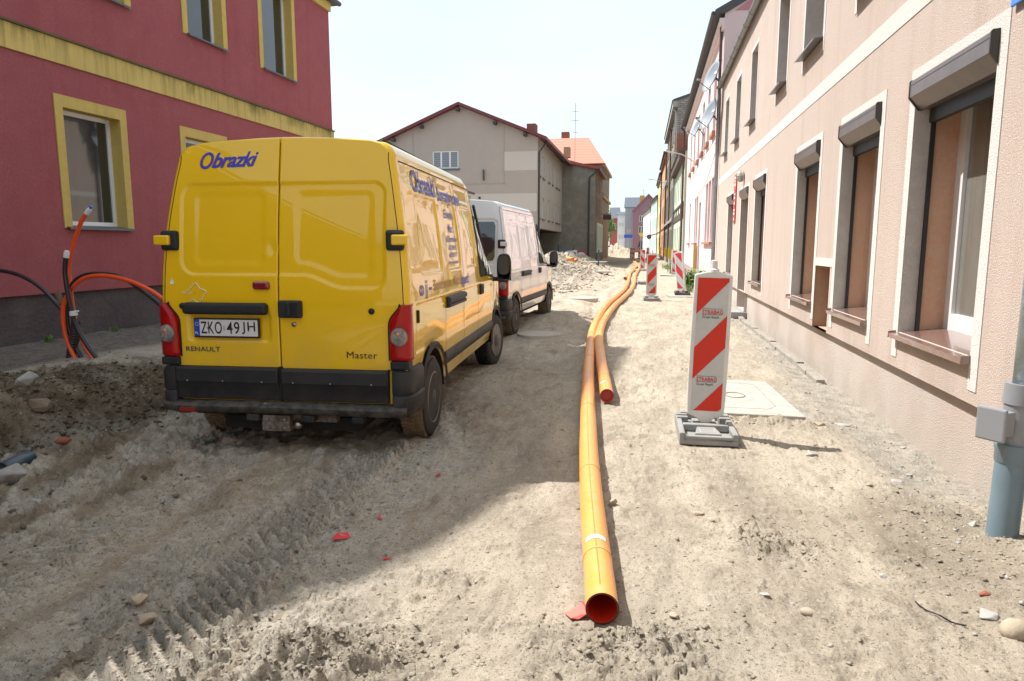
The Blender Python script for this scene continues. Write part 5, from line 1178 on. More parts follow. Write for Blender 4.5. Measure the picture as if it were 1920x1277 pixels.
m=MB(); m.prism([(L*.20,-2),(L*.36,-2),(L*.36,1.7),(L*.34,2.5),(L*.28,2.9),(L*.22,2.5),(L*.20,1.7)],0,.15,lambda u,v,h:F(u,v,h)); m.build('archway',plain('archway dark',(.05,.04,.04),.8),t)
t,F,L=end_block('tall pale grey house with blue slate roof behind the mauve corner house','town_house',1171,1212,388,182,mat('blue grey render',(.36,.40,.45),.9),roofm=slate,roof_h=2.8,wins=((1174,1178,428,437),(1179,1182,428,437)))
m=MB(); m.box(at(1199,400,182).x,at(1208,400,182).x,180.5,182,at(1218,382,182).z,at(1218,376,182).z+1.2); m.build('chimney',mat('ochre chimney',(.45,.30,.08),.8),t)
t,F,L=end_block('white rendered house left of the pale grey one at the street end','town_house',1157,1171,402,190,mat('white render',(.70,.70,.70),.9),roofm=slate,roof_h=1.0,wins=((1160,1163,418,424),(1165,1168,418,424),(1160,1163,440,448),(1165,1168,440,448)))
t,F,L=end_block('brick red house with dark slate roof farthest left at the street end','town_house',1143,1158,409,205,mat('brick red render',(.40,.10,.09),.9,var=(1,(.34,.09,.08),1)),roofm=slate,roof_h=3.4,wins=((1146,1148,418,430),(1152,1154,418,430)))
# yellow triangle sign, round sign back, sky antenna
def post_sign(name,lab,px,py,Y,shape,m_,r,back=None,h0=0):
    c=at(px,py,Y); t=thing(name,lab,'sign',(c.x,Y,h0)); b=MB(); b.tube([(c.x,Y+.06,h0-.3),(c.x,Y+.06,c.z)],.04,8); b.build('post',mat('pale lamp arm',(.45,.45,.43),.5),t)
    b=MB()
    if shape=='tri': poly=[(-r,r*.7),(r,r*.7),(0,-r)]
    elif shape=='round': poly=[(r*math.cos(a),r*math.sin(a)) for a in np.linspace(0,2*PI,24,endpoint=False)]
    else: poly=[(-r,-r*.4),(r,-r*.4),(r,r*.4),(-r,r*.4)]
    b.prism([(c.x+u,c.z+v) for u,v in poly],Y-.02,Y+.02,lambda u,v,h:(u,h,v)); p_=b.build('plate',m_,t)
    if back:
        b=MB(); b.prism([(c.x+u*.7,c.z+v*.7) for u,v in poly],Y-.03,Y-.021,lambda u,v,h:(u,h,v)); b.build('inner_field',back,p_)
    return t
post_sign('give_way_sign','yellow downward-pointing triangle sign above the far barriers',1202,441,118,'tri',plain('sign yellow',(.80,.45,.02),.4),.42)
post_sign('round_sign','dark grey back of a round road sign by the far right houses',1217,444,100,'round',plain('sign back grey',(.09,.10,.11),.5),.34)
post_sign('parking_sign','round blue and red no-stopping sign beside the tree',1124,442,82,'round',plain('sign red',(.50,.02,.03),.4),.30,plain('sign blue',(.02,.09,.50),.4))
post_sign('arrow_sign','small blue board on a post far down the street',1178,443,150,'rect',plain('sign blue',(.02,.09,.50),.4),.9)
b=MB(); p=at(1206,372,190); b.tube([(p.x,190,p.z-3.5),(p.x,190,p.z+2.3)],.05,5)
for z_,w_ in ((2.0,1.6),(1.2,2.2),(.4,1.2)): b.tube([(p.x-w_/2,190,p.z+z_),(p.x+w_/2,190,p.z+z_)],.035,5)
solo(b,'antenna',mat('pale lamp arm',(.45,.45,.43),.5),'pale rooftop aerial above the mauve corner house','antenna',(p.x,190,p.z-3.5))
# ------------------------------------------------------------------ orange drain pipes
pipeO=mat('orange sewer pipe',(.84,.305,.032),.34,spec=.4,var=[(1.3,(.78,.26,.03),1.0),(5,(.80,.35,.09),1.2),(22,(.72,.33,.12),2.2)],bump=(30,.05,.003)); pipeD=mat('shade and joint orange pipe',(.74,.34,.09),.5,var=(4,(.70,.36,.13),1.1)); pipeI=plain('pipe red inside',(.58,.028,.008),.4)
def sewer(px,label,r=.070,zs_=None,labelstrip=None,dust=(),capped=False,tail=True):
    pts=[]
    for k,(x,y) in enumerate(px):
        p=atZ(x,y,r+.01); z=zg(p.x,p.y) if p.y<14 else 0; pts.append(Vector((p.x,p.y,r+.012+max(z,-.02)*.6)))
    P=smooth_path(pts,10); loc=(pts[0].x,pts[0].y,0)
    t=thing('sewer_pipe',label,'pipe',loc,group='orange sewer pipes laid out along the street')
    b=MB(); b.tube(P,r,28,cap=False); b.build('pipe_wall',pipeO,t,smooth=True,recalc=False)
    b=MB(); b.tube(P[:max(8,14)],r-.006,28,cap=False); b.build('inside',pipeI,t,smooth=True,recalc=False)
    d=(P[1]-P[0]).normalized(); a=d.cross(Vector((0,0,1))).normalized(); c=a.cross(d)
    b=MB(); vs=[]
    for rr in (r+.001,r-.007):
        for k in range(28): q=2*PI*k/28; vs.append(P[0]-d*.001+a*math.cos(q)*rr+c*math.sin(q)*rr)
    b.add(vs,[(k,(k+1)%28,28+(k+1)%28,28+k) for k in range(28)]); b.build('rim',plain('dark pipe rim',(.05,.015,.01),.5) if not capped else plain('dull red cap',(.36,.03,.02),.5),t,recalc=False)
    if capped:
        e=P[0]+d*.03; b=MB(); b.add([e+a*math.cos(2*PI*k/28)*(r-.004)+c*math.sin(2*PI*k/28)*(r-.004) for k in range(28)],[tuple(range(28))]); b.build('cap',plain('dull red cap',(.36,.03,.02),.5),t)
    else:
        e=P[12]; b=MB(); b.add([e+a*math.cos(2*PI*k/28)*(r-.004)+c*math.sin(2*PI*k/28)*(r-.004) for k in range(28)],[tuple(range(28))]); b.build('bore_shade_disc',plain('pipe inside shade',(.22,.012,.005),.6),t)  # flat disc across the bore, its deep shade put into the darker red
    for (i0,i1) in dust:
        b=MB(); b.tube(P[i0:i1],r+.0015,28,cap=False); b.build('shade_length',pipeD,t,smooth=True,recalc=False)  # these spans put shade on the pipe into a duller orange
    for i in range(12,len(P)-2,22):
        b=MB(); b.tube([P[i],P[i]+(P[i+1]-P[i]).normalized()*.012],r+.003,28); b.build('joint_ring',pipeD,t)
    if labelstrip:
        i,f0,f1=labelstrip; rows=[]; dd=(P[i+1]-P[i]).normalized(); a_=dd.cross(Vector((0,0,1))).normalized(); c_=a_.cross(dd)
        for s in (0,.045): rows.append([P[i]+dd*(s+.012*math.sin((f-f0)*2))+a_*math.cos(f)*(r+.002)+c_*math.sin(f)*(r+.002) for f in np.linspace(f0,f1,10)])
        b=MB(); b.grid(rows); ls=b.build('paper_label',plain('white sticker',(.7,.7,.7),.4),t,recalc=False)
        def lf(u,v): f=f1-.25-u*12; return P[i]+dd*(.018+v)+a_*math.cos(f)*(r+.003)+c_*math.sin(f)*(r+.003)
    # printed line along the crown
    b=MB()
    for k in range(3,min(len(P)-1,60)):
        q=P[k]; dd=(P[k+1]-P[k]); a_=dd.normalized().cross(Vector((0,0,1))).normalized(); c_=a_.cross(dd.normalized())
        for j in range(4):
            s=j/4; o=q+dd*s+c_*(r+.0012)-a_*.006; b.quad(o-a_*.003,o+a_*.003,o+a_*.003+dd*.11,o-a_*.003+dd*.11)
    b.build('printed_line',mat('faint print',(.68,.26,.035),.5),t,recalc=False)
    return t,P
t1,P1=sewer([(1129,1146),(1122,1070),(1114,990),(1108,920),(1104,850),(1103,800),(1102,750),(1103,705),(1105,670),(1108,637),(1112,617),(1122,595),(1138,572),(1155,557),(1170,543),(1177,530),(1180,518),(1184,507),(1193,500),(1190,493),(1187,490)],'long orange sewer pipe with its open end nearest the camera',labelstrip=(14,.9,2.4),dust=((95,104),))
t2,P2_=sewer([(1138,741),(1134,715),(1129,690),(1125,662),(1123,638),(1126,618),(1135,597),(1152,574),(1168,559),(1182,545),(1189,531),(1191,517),(1196,508),(1199,503),(1194,495),(1191,490)],'orange sewer pipe closed by a dull red cap, second from the camera',capped=True,dust=((30,44),(60,66)),labelstrip=(6,1.6,2.6))
t3,P3_=sewer([(1172,522),(1178,516),(1184,510),(1190,505)],'short orange sewer pipe branching left in the distance',capped=True)
# ------------------------------------------------------------------ striped barrier boards
bw=mat('white barrier plastic',(.68,.68,.66),.4,var=[(7,(.56,.545,.51),1.3),(2.5,(.62,.61,.58),1)]); br=mat('barrier red foil',(.60,.030,.014),.45,spec=.3,var=(5,(.54,.035,.02),1.2)); bgf=mat('barrier white foil',(.52,.53,.53),.3,var=(6,(.44,.45,.44),1.2)); bred2=mat('faded barrier red foil',(.50,.035,.06),.3)
rub=mat('grey recycled rubber',(.235,.24,.24),.85,speck=(160,(.45,.45,.44),.5),bump=(140,.7,.004),var=(8,(.30,.29,.27),1.3)); rub2=mat('dark recycled rubber',(.06,.06,.055),.85,bump=(140,.6,.004),var=(8,(.12,.11,.095),1.3))
def barrier(loc,rz,label,back=False,base=True,lean=(0,0),baserz=None,txt=True,detail=True,small=False,baseM=None,red=None):
    t=thing('barrier_board',label,'barrier',loc,rz,group='red and white striped barrier boards along the walkway',local=True)
    red=red or br
    if base:
        bm_=baseM or rub; b=MB(); b.box(-.23,.23,-.42,.30,.0,.045)
        b.box(-.23,-.185,-.42,.30,.045,.10); b.box(.185,.23,-.42,.30,.045,.10); b.box(-.185,.185,-.42,-.375,.045,.075); b.box(-.185,.185,.25,.30,.045,.11)
        b.box(-.185,.185,-.16,-.10,.045,.105)
        b.prism([(-.105,-.375),(.105,-.375),(.075,-.16),(-.075,-.16)],.045,.088,lambda u,v,h:(u,v,h))
        b.prism([(-.215,-.42),(-.215,-.30),(-.15,-.40)],.045,.080,lambda u,v,h:(u,v,h)) 
        b.box(-.10,.10,-.10,.10,.045,.095); b.box(-.225,-.13,.05,.10,.045,.115); b.box(.13,.225,.05,.10,.045,.115)
        b.box(-.225,-.13,.15,.19,.045,.115); b.box(.13,.225,.15,.19,.045,.115)
        if baserz: 
            Rm=Matrix.Rotation(baserz,3,'Z'); b.v=[tuple(Rm@Vector(p)) for p in b.v]
        bo=b.build('base',bm_,t,bevel=.008)
        if detail:
            b=MB()
            for (a0,a1,c0,c1) in ((-.06,.06,-.335,-.330),(-.06,.06,-.215,-.21),(-.06,-.055,-.33,-.215),(.055,.06,-.33,-.215)): b.box(a0,a1,c0,c1,.086,.0895)
            b.build('relief',plain('pale rubber edge',(.40,.40,.39),.8),bo)
    if back: pass
    Lx,Ly=R(lean[0]),R(lean[1]); LM=Matrix.Rotation(Lx,3,'X')@Matrix.Rotation(Ly,3,'Y'); pv=Vector((0,-.02,.09))
    def lf(p):
        p=Vector(p); p.z=p.z if p.z<.2 else .2+(p.z-.2)*1.125
        return tuple(LM@(p-pv)+pv)
    w0=.155
    outl=[(-.035,.09),(.035,.09),(.07,.135),(w0-.004,.165),(w0+.002,.30),(w0+.004,.70),(w0-.004,1.212),(.140,1.225),(.05,1.245),(-.05,1.245),(-.140,1.225),(-w0+.004,1.215),(-w0-.004,.70),(-w0-.002,.30),(-w0+.004,.165),(-.07,.135)]
    b=MB(); b.prism(outl,-.045,.025,lambda u,v,h:lf((u,h-.01,v))); fr=b.build('board',bw,t,bevel=.008 if detail else 0)
    b=MB(); b.lathe([(.045,1.24),(.042,1.262),(.028,1.268),(.026,1.325),(.020,1.33),(0,1.33)],(0,0,0),'z',16); b.v=[lf((x,y-.02,z)) for x,y,z in b.v]; b.build('lamp_socket',bw,t,smooth=True,shade_angle=40)
    b=MB(); b.box(-.03,.03,-.05,.01,.05,.10); b.v=[lf(p) for p in b.v]; b.build('foot',bw,t)
    x0,x1,z0,z1=-.125,.125,.20,1.20
    fy=-.0565
    for face,sg,rows_ in (('front',-1,1),('rear',1,-1)):
        y=fy if sg<0 else .0165
        b=MB(); b.quad(*[lf((x,y,z)) for x,z in ((x0,z0),(x1,z0),(x1,z1),(x0,z1))]); b.build('reflective_panel',bgf,fr)
        b=MB()
        sl=1.0 if (not back) else -1.0
        if sg>0: sl=-sl
        for (za,zb) in ((-.105+.135,.245+.09),(.425,.705),(.925,1.205),):
            pass
        # red stripes: parallelograms rising to the right, clipped to the panel
        for c0,c1 in ((-.02,.175),(.44,.68),(.93,1.30)):
            poly=[]
            N=14
            lo,hi=[],[]
            for k in range(N+1):
                x=x0+(x1-x0)*k/N; u=(x-x0) if sl>0 else (x1-x)
                lo.append((x,min(max(c0+u*.98,z0),z1))); hi.append((x,min(max(c1+u*.98,z0),z1)))
            for k in range(N):
                if hi[k][1]-lo[k][1]>1e-4 or hi[k+1][1]-lo[k+1][1]>1e-4:
                    b.quad(*[lf((x,y+sg*.0022,z)) for x,z in (lo[k],lo[k+1],hi[k+1],hi[k])])
        b.build('red_stripe',red,fr)
        if txt and sg<0:
            for zt,xo in ((.985,-.035),(.478,-.05)):
                sz=1
                m_=plain('lettering red',(.55,.02,.02),.4)
                text_mb('STRABAG',.040,lambda u,v:lf((xo-.042+u*.98,y-.004,zt-.05+v)),offset=.0008).build('lettering',m_,fr,recalc=False)
                text_mb('Grupa Słupsk',.026,lambda u,v:lf((xo-.042+u*1.0,y-.004,zt-.082+v))).build('lettering',ink,fr,recalc=False)
                b=MB()
                for zz in (zt-.057,zt-.014): b.quad(*[lf((x,y-.004,z)) for x,z in ((xo-.042,zz),(xo+.118,zz),(xo+.118,zz+.0025),(xo-.042,zz+.0025))])
                b.build('rule_line',ink,fr,recalc=False)
    return t
barrier((.50,5.93,.012),R(1),'nearest striped barrier board on a pale grey block base with company lettering',lean=(0,1.3))
barrier((.085,20.75,.0),R(2),'second striped barrier board standing right of the pipes on the sand',detail=False)
barrier((-.40,45,0),R(-6),'striped barrier board half hidden behind the second one',back=True,txt=False,detail=False)
barrier((1.36,38.5,0),R(10),'striped barrier board beside the weeds, behind the leaning one',back=True,txt=False,detail=False,red=bred2)
barrier((1.06,22.6,.05),R(-42),'leaning striped barrier board on a dark block base by the pink house',back=True,lean=(3,-5),txt=False,detail=False,baserz=R(42),baseM=rub2,red=bred2)
for i,(x,y,lab) in enumerate(((-2.15,84,'leftmost of the three far barrier boards standing close together'),(-1.75,78,'middle one of the three far barrier boards standing close together'),(-1.25,88,'rightmost of the three far barrier boards standing close together'),(-.20,82,'far barrier board alone by the white house wall'))):
    barrier((x,y,0),R(5*i),lab,back=True,txt=False,detail=False)
# empty base blocks
def block(x,y,rz,label):
    b=MB(); b.box(-.23,.23,-.36,.36,0,.05); b.box(-.23,-.17,-.36,.36,.05,.10); b.box(.17,.23,-.36,.36,.05,.10); b.box(-.17,.17,-.36,-.30,.05,.10); b.box(-.17,.17,.30,.36,.05,.10); b.box(-.10,.10,-.12,.12,.05,.10)
    o=b.build('rubber_block',rub,None,bevel=.008); o.location=(x,y,zg(x,y)+.01); o.rotation_euler=(0,0,rz); tag(o,label,'block')
block(-.27,29.5,R(10),'empty grey rubber base block lying left of the second barrier board')
# ------------------------------------------------------------------ cover slab, round covers, flat plates
conc=mat('pale concrete',(.37,.35,.315),.9,var=[(3,(.28,.26,.23),1.3),(12,(.43,.41,.37),1.5)],bump=(70,.5,.004),speck=(90,(.28,.26,.24),.5))
t=thing('cover_slab','large square pale concrete slab with an inset lid beside the nearest barrier','manhole cover',(1.1,7.3,0))
FLc,FRc,BRc,BLc=(.44,6.55),(1.45,6.52),(1.36,8.2),(.50,8.25)
b=MB(); b.prism([FLc,FRc,BRc,BLc],-.15,.045,lambda u,v,h:(u,v,h)); b.build('slab',conc,t,bevel=.008)
b=MB(); pts=[(.60,6.78),(1.16,6.76),(1.25,6.90),(1.20,7.95),(1.10,8.02),(.62,8.02)]
for a_,c_ in zip(pts,pts[1:]+pts[:1]): b.tube([(a_[0],a_[1],.044),(c_[0],c_[1],.044)],.004,4)
b.build('lid_edge',mat('rusty lid edge',(.21,.17,.13),.8),t)
b=MB()
for j in range(16): 
    a=2*PI*j/16; c_=2*PI*(j+1)/16; b.tube([(.92+.10*math.cos(a),7.35+.13*math.sin(a),.047),(.92+.10*math.cos(c_),7.35+.13*math.sin(c_),.047)],.006,4)
b.build('lifting_ring',MATS['rusty lid edge'],t)
def roundcover(x,y,r,label,z=.01):
    b=MB(); b.lathe([(0,z+.022),(r*.8,z+.022),(r*.82,z+.016),(r*.85,z+.022),(r,z+.018),(r+.01,z-.1)],(x,y,0),'z',40); b.v=[(p[0]+.012*math.sin(p[1]*9),p[1],p[2]) for p in b.v]
    solo(b,'round_cover',mat('tan concrete cover',(.47,.435,.38),.9,var=[(4,(.40,.365,.31),1.3)],bump=(60,.5,.004)),label,'manhole cover',(x,y,z),smooth=True,shade_angle=30)
roundcover(-1.93,12.15,.40,'round sand-coloured cover flush with the ground beside the white van',zg(-1.93,12.15)+.01)
roundcover(-1.85,20.1,.42,'round pale cover in the sand beyond the front of the white van',zg(-1.85,20.1)+.03)
def plate(x,y,w_,d,h,rz,label,m=None,name='concrete_plate',tilt=0):
    b=MB(); b.box(-w_/2,w_/2,-d/2,d/2,-h/2,h/2); rng=random.Random(int(x*100+y*10)); b.v=[(p[0]+rng.uniform(-.06,.06)*w_,p[1]+rng.uniform(-.06,.06)*d,p[2]) for p in b.v]
    o=b.build(name,m or conc,None,bevel=min(h*.25,.012)); o.location=(x,y,zg(x,y)+h*.4); o.rotation_euler=(R(tilt),R(tilt*.6),R(rz)); return tag(o,label,'slab')
plate(1.1,22.3,.95,.9,.06,3,'pale concrete plate under the leaning barrier board')
plate(1.3,37.9,1.5,1.0,.06,0,'pale concrete plate under the barrier board by the weeds')
plate(-2.6,36,1.4,.9,.08,5,'pale plate lying in the churned ground in mid street')
plate(-4.2,47.5,2.6,1.2,.12,-4,'long pale concrete plate lying at the edge of the shaded mud')
# concrete kerb line along the right wall
kerbm=mat('broken grey kerb',(.33,.30,.26),.9,var=(6,(.24,.22,.19),1.5),bump=(50,.8,.01))
rng=random.Random(4)
b=MB(); y=8.6
while y<16.5:
    L_=rng.uniform(.5,1.0); x=XR-.06; z=-.03+rng.uniform(-.01,.015); b.box(x-.07,x+.03,y,y+L_-.03,z-.1,z+.05,Matrix.Rotation(rng.uniform(-.04,.04),3,'Z')); y+=L_
solo(b,'edging_strip',kerbm,'line of thin broken edging stones along the foot of the peach wall','kerb',(XR-.06,9,0),bevel=.008)
# ------------------------------------------------------------------ stones, bricks, litter
def stone(x,y,sx_,sy_,sz_,label,m,name='stone',cat='stone',seed=0,rough=.18,sub=3,rz=0,up=.3,flat=False):
    rg=np.random.RandomState(seed); o_=rg.uniform(0,50,3)
    if rough>=.18 and not flat:
        bm=bmesh.new()
        for k in range(15):
            d=Vector(rg.normal(0,1,3)).normalized(); bm.verts.new((d.x*sx_*rg.uniform(.75,1.15),d.y*sy_*rg.uniform(.75,1.15),d.z*sz_*rg.uniform(.6,1.1)))
        q_=bmesh.ops.convex_hull(bm,input=bm.verts); bmesh.ops.delete(bm,geom=[v for v in bm.verts if not v.link_faces],context='VERTS')
        me=bpy.data.meshes.new(name); bm.to_mesh(me); bm.free(); me.materials.append(m)
        o=bpy.data.objects.new(name,me); C.objects.link(o); md=o.modifiers.new('b','BEVEL'); md.width=min(sx_,sy_,sz_)*.16; md.segments=2
        o.location=(x,y,zg(x,y)+sz_*up); o.rotation_euler=(0,0,R(rz)); return tag(o,label,cat)
    bm=bmesh.new(); bmesh.ops.create_icosphere(bm,subdivisions=sub,radius=1)
    for v in bm.verts:
        d=v.co.normalized(); f=1+rough*2*(float(vn(d.x*1.6+o_[0]+d.z,d.y*1.6+o_[1]-d.z,seed))-.5)+rough*.8*(float(vn(d.x*4+o_[0],d.y*4+d.z*4+o_[1],seed+1))-.5)
        f=min(f,1.0+.02*math.sin(seed)); c_=d*f; 
        if flat: c_=Vector((math.copysign(min(abs(c_.x),.72),c_.x),math.copysign(min(abs(c_.y),.72),c_.y),math.copysign(min(abs(c_.z),.6),c_.z)))
        v.co=Vector((c_.x*sx_,c_.y*sy_,c_.z*sz_))
    me=bpy.data.meshes.new(name); bm.to_mesh(me); bm.free(); me.materials.append(m)
    if not flat: me.polygons.foreach_set('use_smooth',[True]*len(me.polygons)); me.set_sharp_from_angle(angle=R(35))
    o=bpy.data.objects.new(name,me); C.objects.link(o); o.location=(x,y,zg(x,y)+sz_*up); o.rotation_euler=(rg.uniform(-.15,.15),rg.uniform(-.15,.15),R(rz)); return tag(o,label,cat)
sg=mat('grey stone',(.30,.285,.26),.9,var=[(9,(.22,.21,.19),1.4),(30,(.38,.36,.33),1.6)],bump=(70,.6,.006)); st_=mat('tan stone',(.40,.335,.25),.9,var=(8,(.30,.25,.19),1.4),bump=(60,.6,.006)); sbr=mat('broken red brick',(.25,.085,.05),.9,var=(14,(.24,.07,.04),1.4),bump=(60,.7,.006)); sdk=mat('dark damp lump',(.16,.12,.085),.95,bump=(40,.9,.012),var=(8,(.22,.17,.12),1.4)); scl=mat('dry clay lump',(.44,.36,.265),.95,bump=(40,.9,.01),var=(8,(.34,.27,.195),1.4))
def G(px,py): p=atZ(px,py,0); 
def g2(px,py):
    z=0
    for _ in range(6): p=atZ(px,py,z); z=zg(p.x,p.y)
    return p.x,p.y
for (px,py,a,b_,c_,lab,m,nm,ct,sd,rg_,rz) in (
 (60,945,.105,.055,.040,'flat grey stone lying in the shade at the left edge',sg,'stone','stone',1,.2,5),
 (1903,1188,.060,.050,.050,'rounded tan stone in the bottom right corner',st_,'stone','stone',2,.12,20),
 (1848,1157,.055,.042,.030,'pale angular concrete lump left of the rounded corner stone',sg,'concrete_lump','rubble',3,.3,10),
 (1843,1116,.040,.020,.016,'broken piece of red brick near the drainpipe',sbr,'brick_fragment','brick',4,.3,15),
 (1515,1150,.034,.022,.018,'small oval tan stone on the open sand',st_,'stone','stone',5,.15,-20),
 (1653,1082,.026,.020,.014,'small pale grey stone below the gravel patch',sg,'stone','stone',6,.3,0),
 (1520,853,.050,.040,.030,'crumbly grey lump at the tip of the barrier shadow',sg,'rubble_lump','rubble',7,.35,0),
 (1149,946,.028,.030,.040,'small upright clay lump touching the long orange pipe',scl,'clay_lump','clay',8,.25,0),
 (1680,903,.060,.035,.012,'larger flat pale flake by the wall',sg,'stone_flake','rubble',9,.3,0),
 (1705,893,.040,.030,.010,'smaller flat flake right of the larger pale one',sg,'stone_flake','rubble',10,.3,30),
 (1629,911,.030,.018,.012,'small oval flake left of the pale flakes',st_,'stone_flake','rubble',11,.3,10),
 (1578,797,.100,.050,.014,'broken flat slab piece at the corner of the cover slab',sg,'slab_fragment','rubble',12,.3,0),
 (1535,797,.060,.040,.028,'rough clod beside the corner of the cover slab',scl,'clay_lump','clay',13,.35,0),
 (1693,840,.045,.018,.016,'narrow grey splinter by the wall foot',sg,'stone_flake','rubble',14,.3,60),
 (1825,985,.045,.03,.03,'grey lump left of the drainpipe foot',sg,'concrete_lump','rubble',15,.3,60),
 (120,838,.06,.042,.030,'half-buried red brick piece in the trench',sbr,'brick_fragment','brick',16,.15,20),
 (8,795,.13,.12,.11,'large pale concrete chunk at the left edge',mat('pale chunk',(.36,.35,.33),.9,var=(5,(.22,.21,.20),1.5),bump=(40,.8,.01)),'concrete_chunk','rubble',17,.25,0),
 (75,795,.15,.10,.12,'big brown clay-caked block in the heap',sdk,'clay_block','clay',18,.25,30),
 (48,735,.12,.09,.09,'pointed grey block on top of the heap',sg,'stone_block','stone',19,.25,50),
 (195,815,.05,.035,.025,'dark clod on the trench floor',sdk,'clay_lump','clay',20,.3,50),
 (372,862,.05,.03,.015,'thin pale flake near the teal strap',st_,'stone_flake','rubble',21,.3,50),
 (440,800,.04,.03,.02,'dark clod behind the left rear wheel',sdk,'clay_lump','clay',22,.3,0),
 (280,1165,.06,.05,.035,'upturned clay plate in the shaded foreground rut',scl,'clay_lump','clay',23,.35,0),
 (262,1140,.05,.035,.03,'smaller clay plate behind the upturned one',scl,'clay_lump','clay',24,.35,0),
 (1435,1118,.03,.015,.008,'flat pale pebble beside the footprint',sg,'pebble','stone',25,.2,0),
 (1310,965,.05,.03,.02,'low crumbled clod right of the long pipe',scl,'clay_lump','clay',26,.35,20),
 (1262,1158,.03,.022,.018,'brown clod right of the pipe mouth',scl,'clay_lump','clay',27,.3,0)):
    x,y=g2(px,py); stone(x,y,a,b_,c_,lab,m,nm,ct,sd,rg_,rz=rz)
x,y=g2(270,678); t=stone(x,y,.17,.11,.05,'grey paving brick on the pavement behind the heap',mat('grey paving brick',(.27,.25,.23),.9,bump=(60,.5,.004)),'paving_brick','brick',30,.02,flat=True,rz=15,up=.5)
# litter
def flat(pts,name,m,label,cat,th=.002,curl=.01):
    P=[]
    for i,(px,py) in enumerate(pts):
        x,y=g2(px,py); P.append((x,y,zg(x,y)+.006+curl*((i*7)%3)/2))
    b=MB(); b.add(P,[tuple(range(len(P)))]); c_=Vector(P[0]); o=solo(b,name,m,label,cat,P[0],recalc=False); sd=o.modifiers.new('s','SOLIDIFY'); sd.thickness=th; return o
rp_=mat('red plastic scrap',(.62,.035,.055),.35); pkp=mat('coral plastic scrap',(.75,.17,.14),.4)
flat([(620,1018),(632,1008),(652,1006),(658,1010),(640,1015),(626,1021)],'plastic_scrap',rp_,'curled red plastic scrap in the middle of the shaded ground','litter',curl=.012)
flat([(708,975),(713,968),(715,972),(710,978)],'plastic_scrap',rp_,'tiny red scrap above the curled one','litter')
flat([(718,1049),(734,1047),(733,1051),(720,1052)],'plastic_scrap',rp_,'flat red sliver right of the curled scrap','litter')
flat([(1058,1152),(1075,1150),(1090,1140),(1093,1128),(1100,1145),(1104,1160),(1085,1164),(1070,1166)],'plastic_sheet',pkp,'torn coral red plastic beside the open pipe end','litter',curl=.02)
flat([(817,893),(824,890),(827,893),(820,896)],'plastic_scrap',rp_,'tiny red scrap nearest the van wheel','litter')
flat([(112,826),(128,812),(153,820),(140,829)],'paper_scrap',mat('lilac paper',(.34,.27,.33),.7),'crumpled lilac paper in the trench','litter',curl=.02)
flat([(1190,512),(1230,508),(1250,514),(1210,516)],'plastic_scrap',rp_,'red scrap on the far walkway','litter') if False else None
b=MB(); pts=[]
for px,py in ((355,828),(372,828),(395,825),(425,819),(455,811),(480,806)):
    x,y=g2(px,py); pts.append((x,y,zg(x,y)+.012))
for p,q in zip(pts[:-1],pts[1:]): b.quad((p[0],p[1]-.018,p[2]),(q[0],q[1]-.018,q[2]),(q[0],q[1]+.018,q[2]),(p[0],p[1]+.018,p[2]))
o=solo(b,'strap',mat('teal strap',(.01,.22,.20),.5),'teal plastic strap lying behind the left rear wheel','litter',pts[0],recalc=False); o.modifiers.new('s','SOLIDIFY').thickness=.002
b=MB(); pts=[]
for px,py in ((1716,1133),(1735,1145),(1760,1158),(1785,1168),(1812,1178)):
    x,y=g2(px,py); pts.append((x,y,zg(x,y)+.012))
b.tube(smooth_path(pts,4),.0035,6); solo(b,'wire',ink,'thin black wire lying on the sand at bottom right','wire',pts[0])
x,y=g2(33,880); z=zg(x,y); b=MB(); b.tube([(x+.02,y+.10,z+.09),(x-.02,y-.08,z+.04)],.055,20,cap=False); b.v=[(p[0],p[1],z+(p[2]-z)*.75) for p in b.v]
solo(b,'plastic_offcut',mat('slate blue plastic',(.055,.085,.115),.3),'slate blue plastic pipe offcut at the left edge','litter',(x,y,z),smooth=True,recalc=False).modifiers.new('s','SOLIDIFY').thickness=.006
# ------------------------------------------------------------------ conduits by the red house
cor=mat('orange red conduit',(.78,.085,.018),.35,spec=.5); cbk=mat('dark purple black conduit',(.026,.018,.026),.35,spec=.5); ctp=mat('white tape',(.65,.66,.70),.5)
def conduit(px,Y,r,m,label,cap=None,cols=None,Yd=0):
    P=[]
    n_=len(px)
    for i,(x,y) in enumerate(px): P.append(atY(x,y,Y+Yd*i/(n_-1)))
    P[-1].z=min(P[-1].z,zg(P[-1].x,P[-1].y)-.02)
    P=smooth_path(P,6); b=MB(); b.tube(P,r,14); loc=(P[-1].x,P[-1].y,P[-1].z); o=solo(b,'conduit',m,label,'conduit',loc,group='loose conduits rising from the ground by the red house',smooth=True)
    if cap:
        e=(P[0]-P[1]).normalized(); b=MB(); b.tube([P[0]-e*.055,P[0]+e*.01,P[0]+e*.035],[r+.004,r+.004,r*.8],12); c_=b.build('end_cap',ctp,o,smooth=True,shade_angle=40)
        if cap=='blue': b=MB(); b.tube([P[0]+e*.03,P[0]+e*.075],[r*.5,r*.7],10); b.build('blue_plug',plain('bright blue plug',(.02,.13,.55),.4),c_)
    return o
conduit([(166,395),(154,413),(145,435),(134,470),(129,505),(132,540),(137,579),(147,623),(167,663),(189,691),(196,700)],7.60,.027,cor,'tall upright orange-red conduit ending in a blue plug',cap='blue')
conduit([(420,640),(360,592),(311,564),(281,544),(237,525),(193,517),(158,522),(136,540),(121,566),(118,592),(123,628),(136,663),(156,697),(160,704)],7.50,.027,cor,'orange-red conduit arching over to the right behind the van')
conduit([(125,475),(122,505),(125,535),(132,571),(143,610),(162,645),(184,674),(204,692),(210,700)],7.42,.030,cbk,'short dark upright conduit with a white taped end',cap='white')
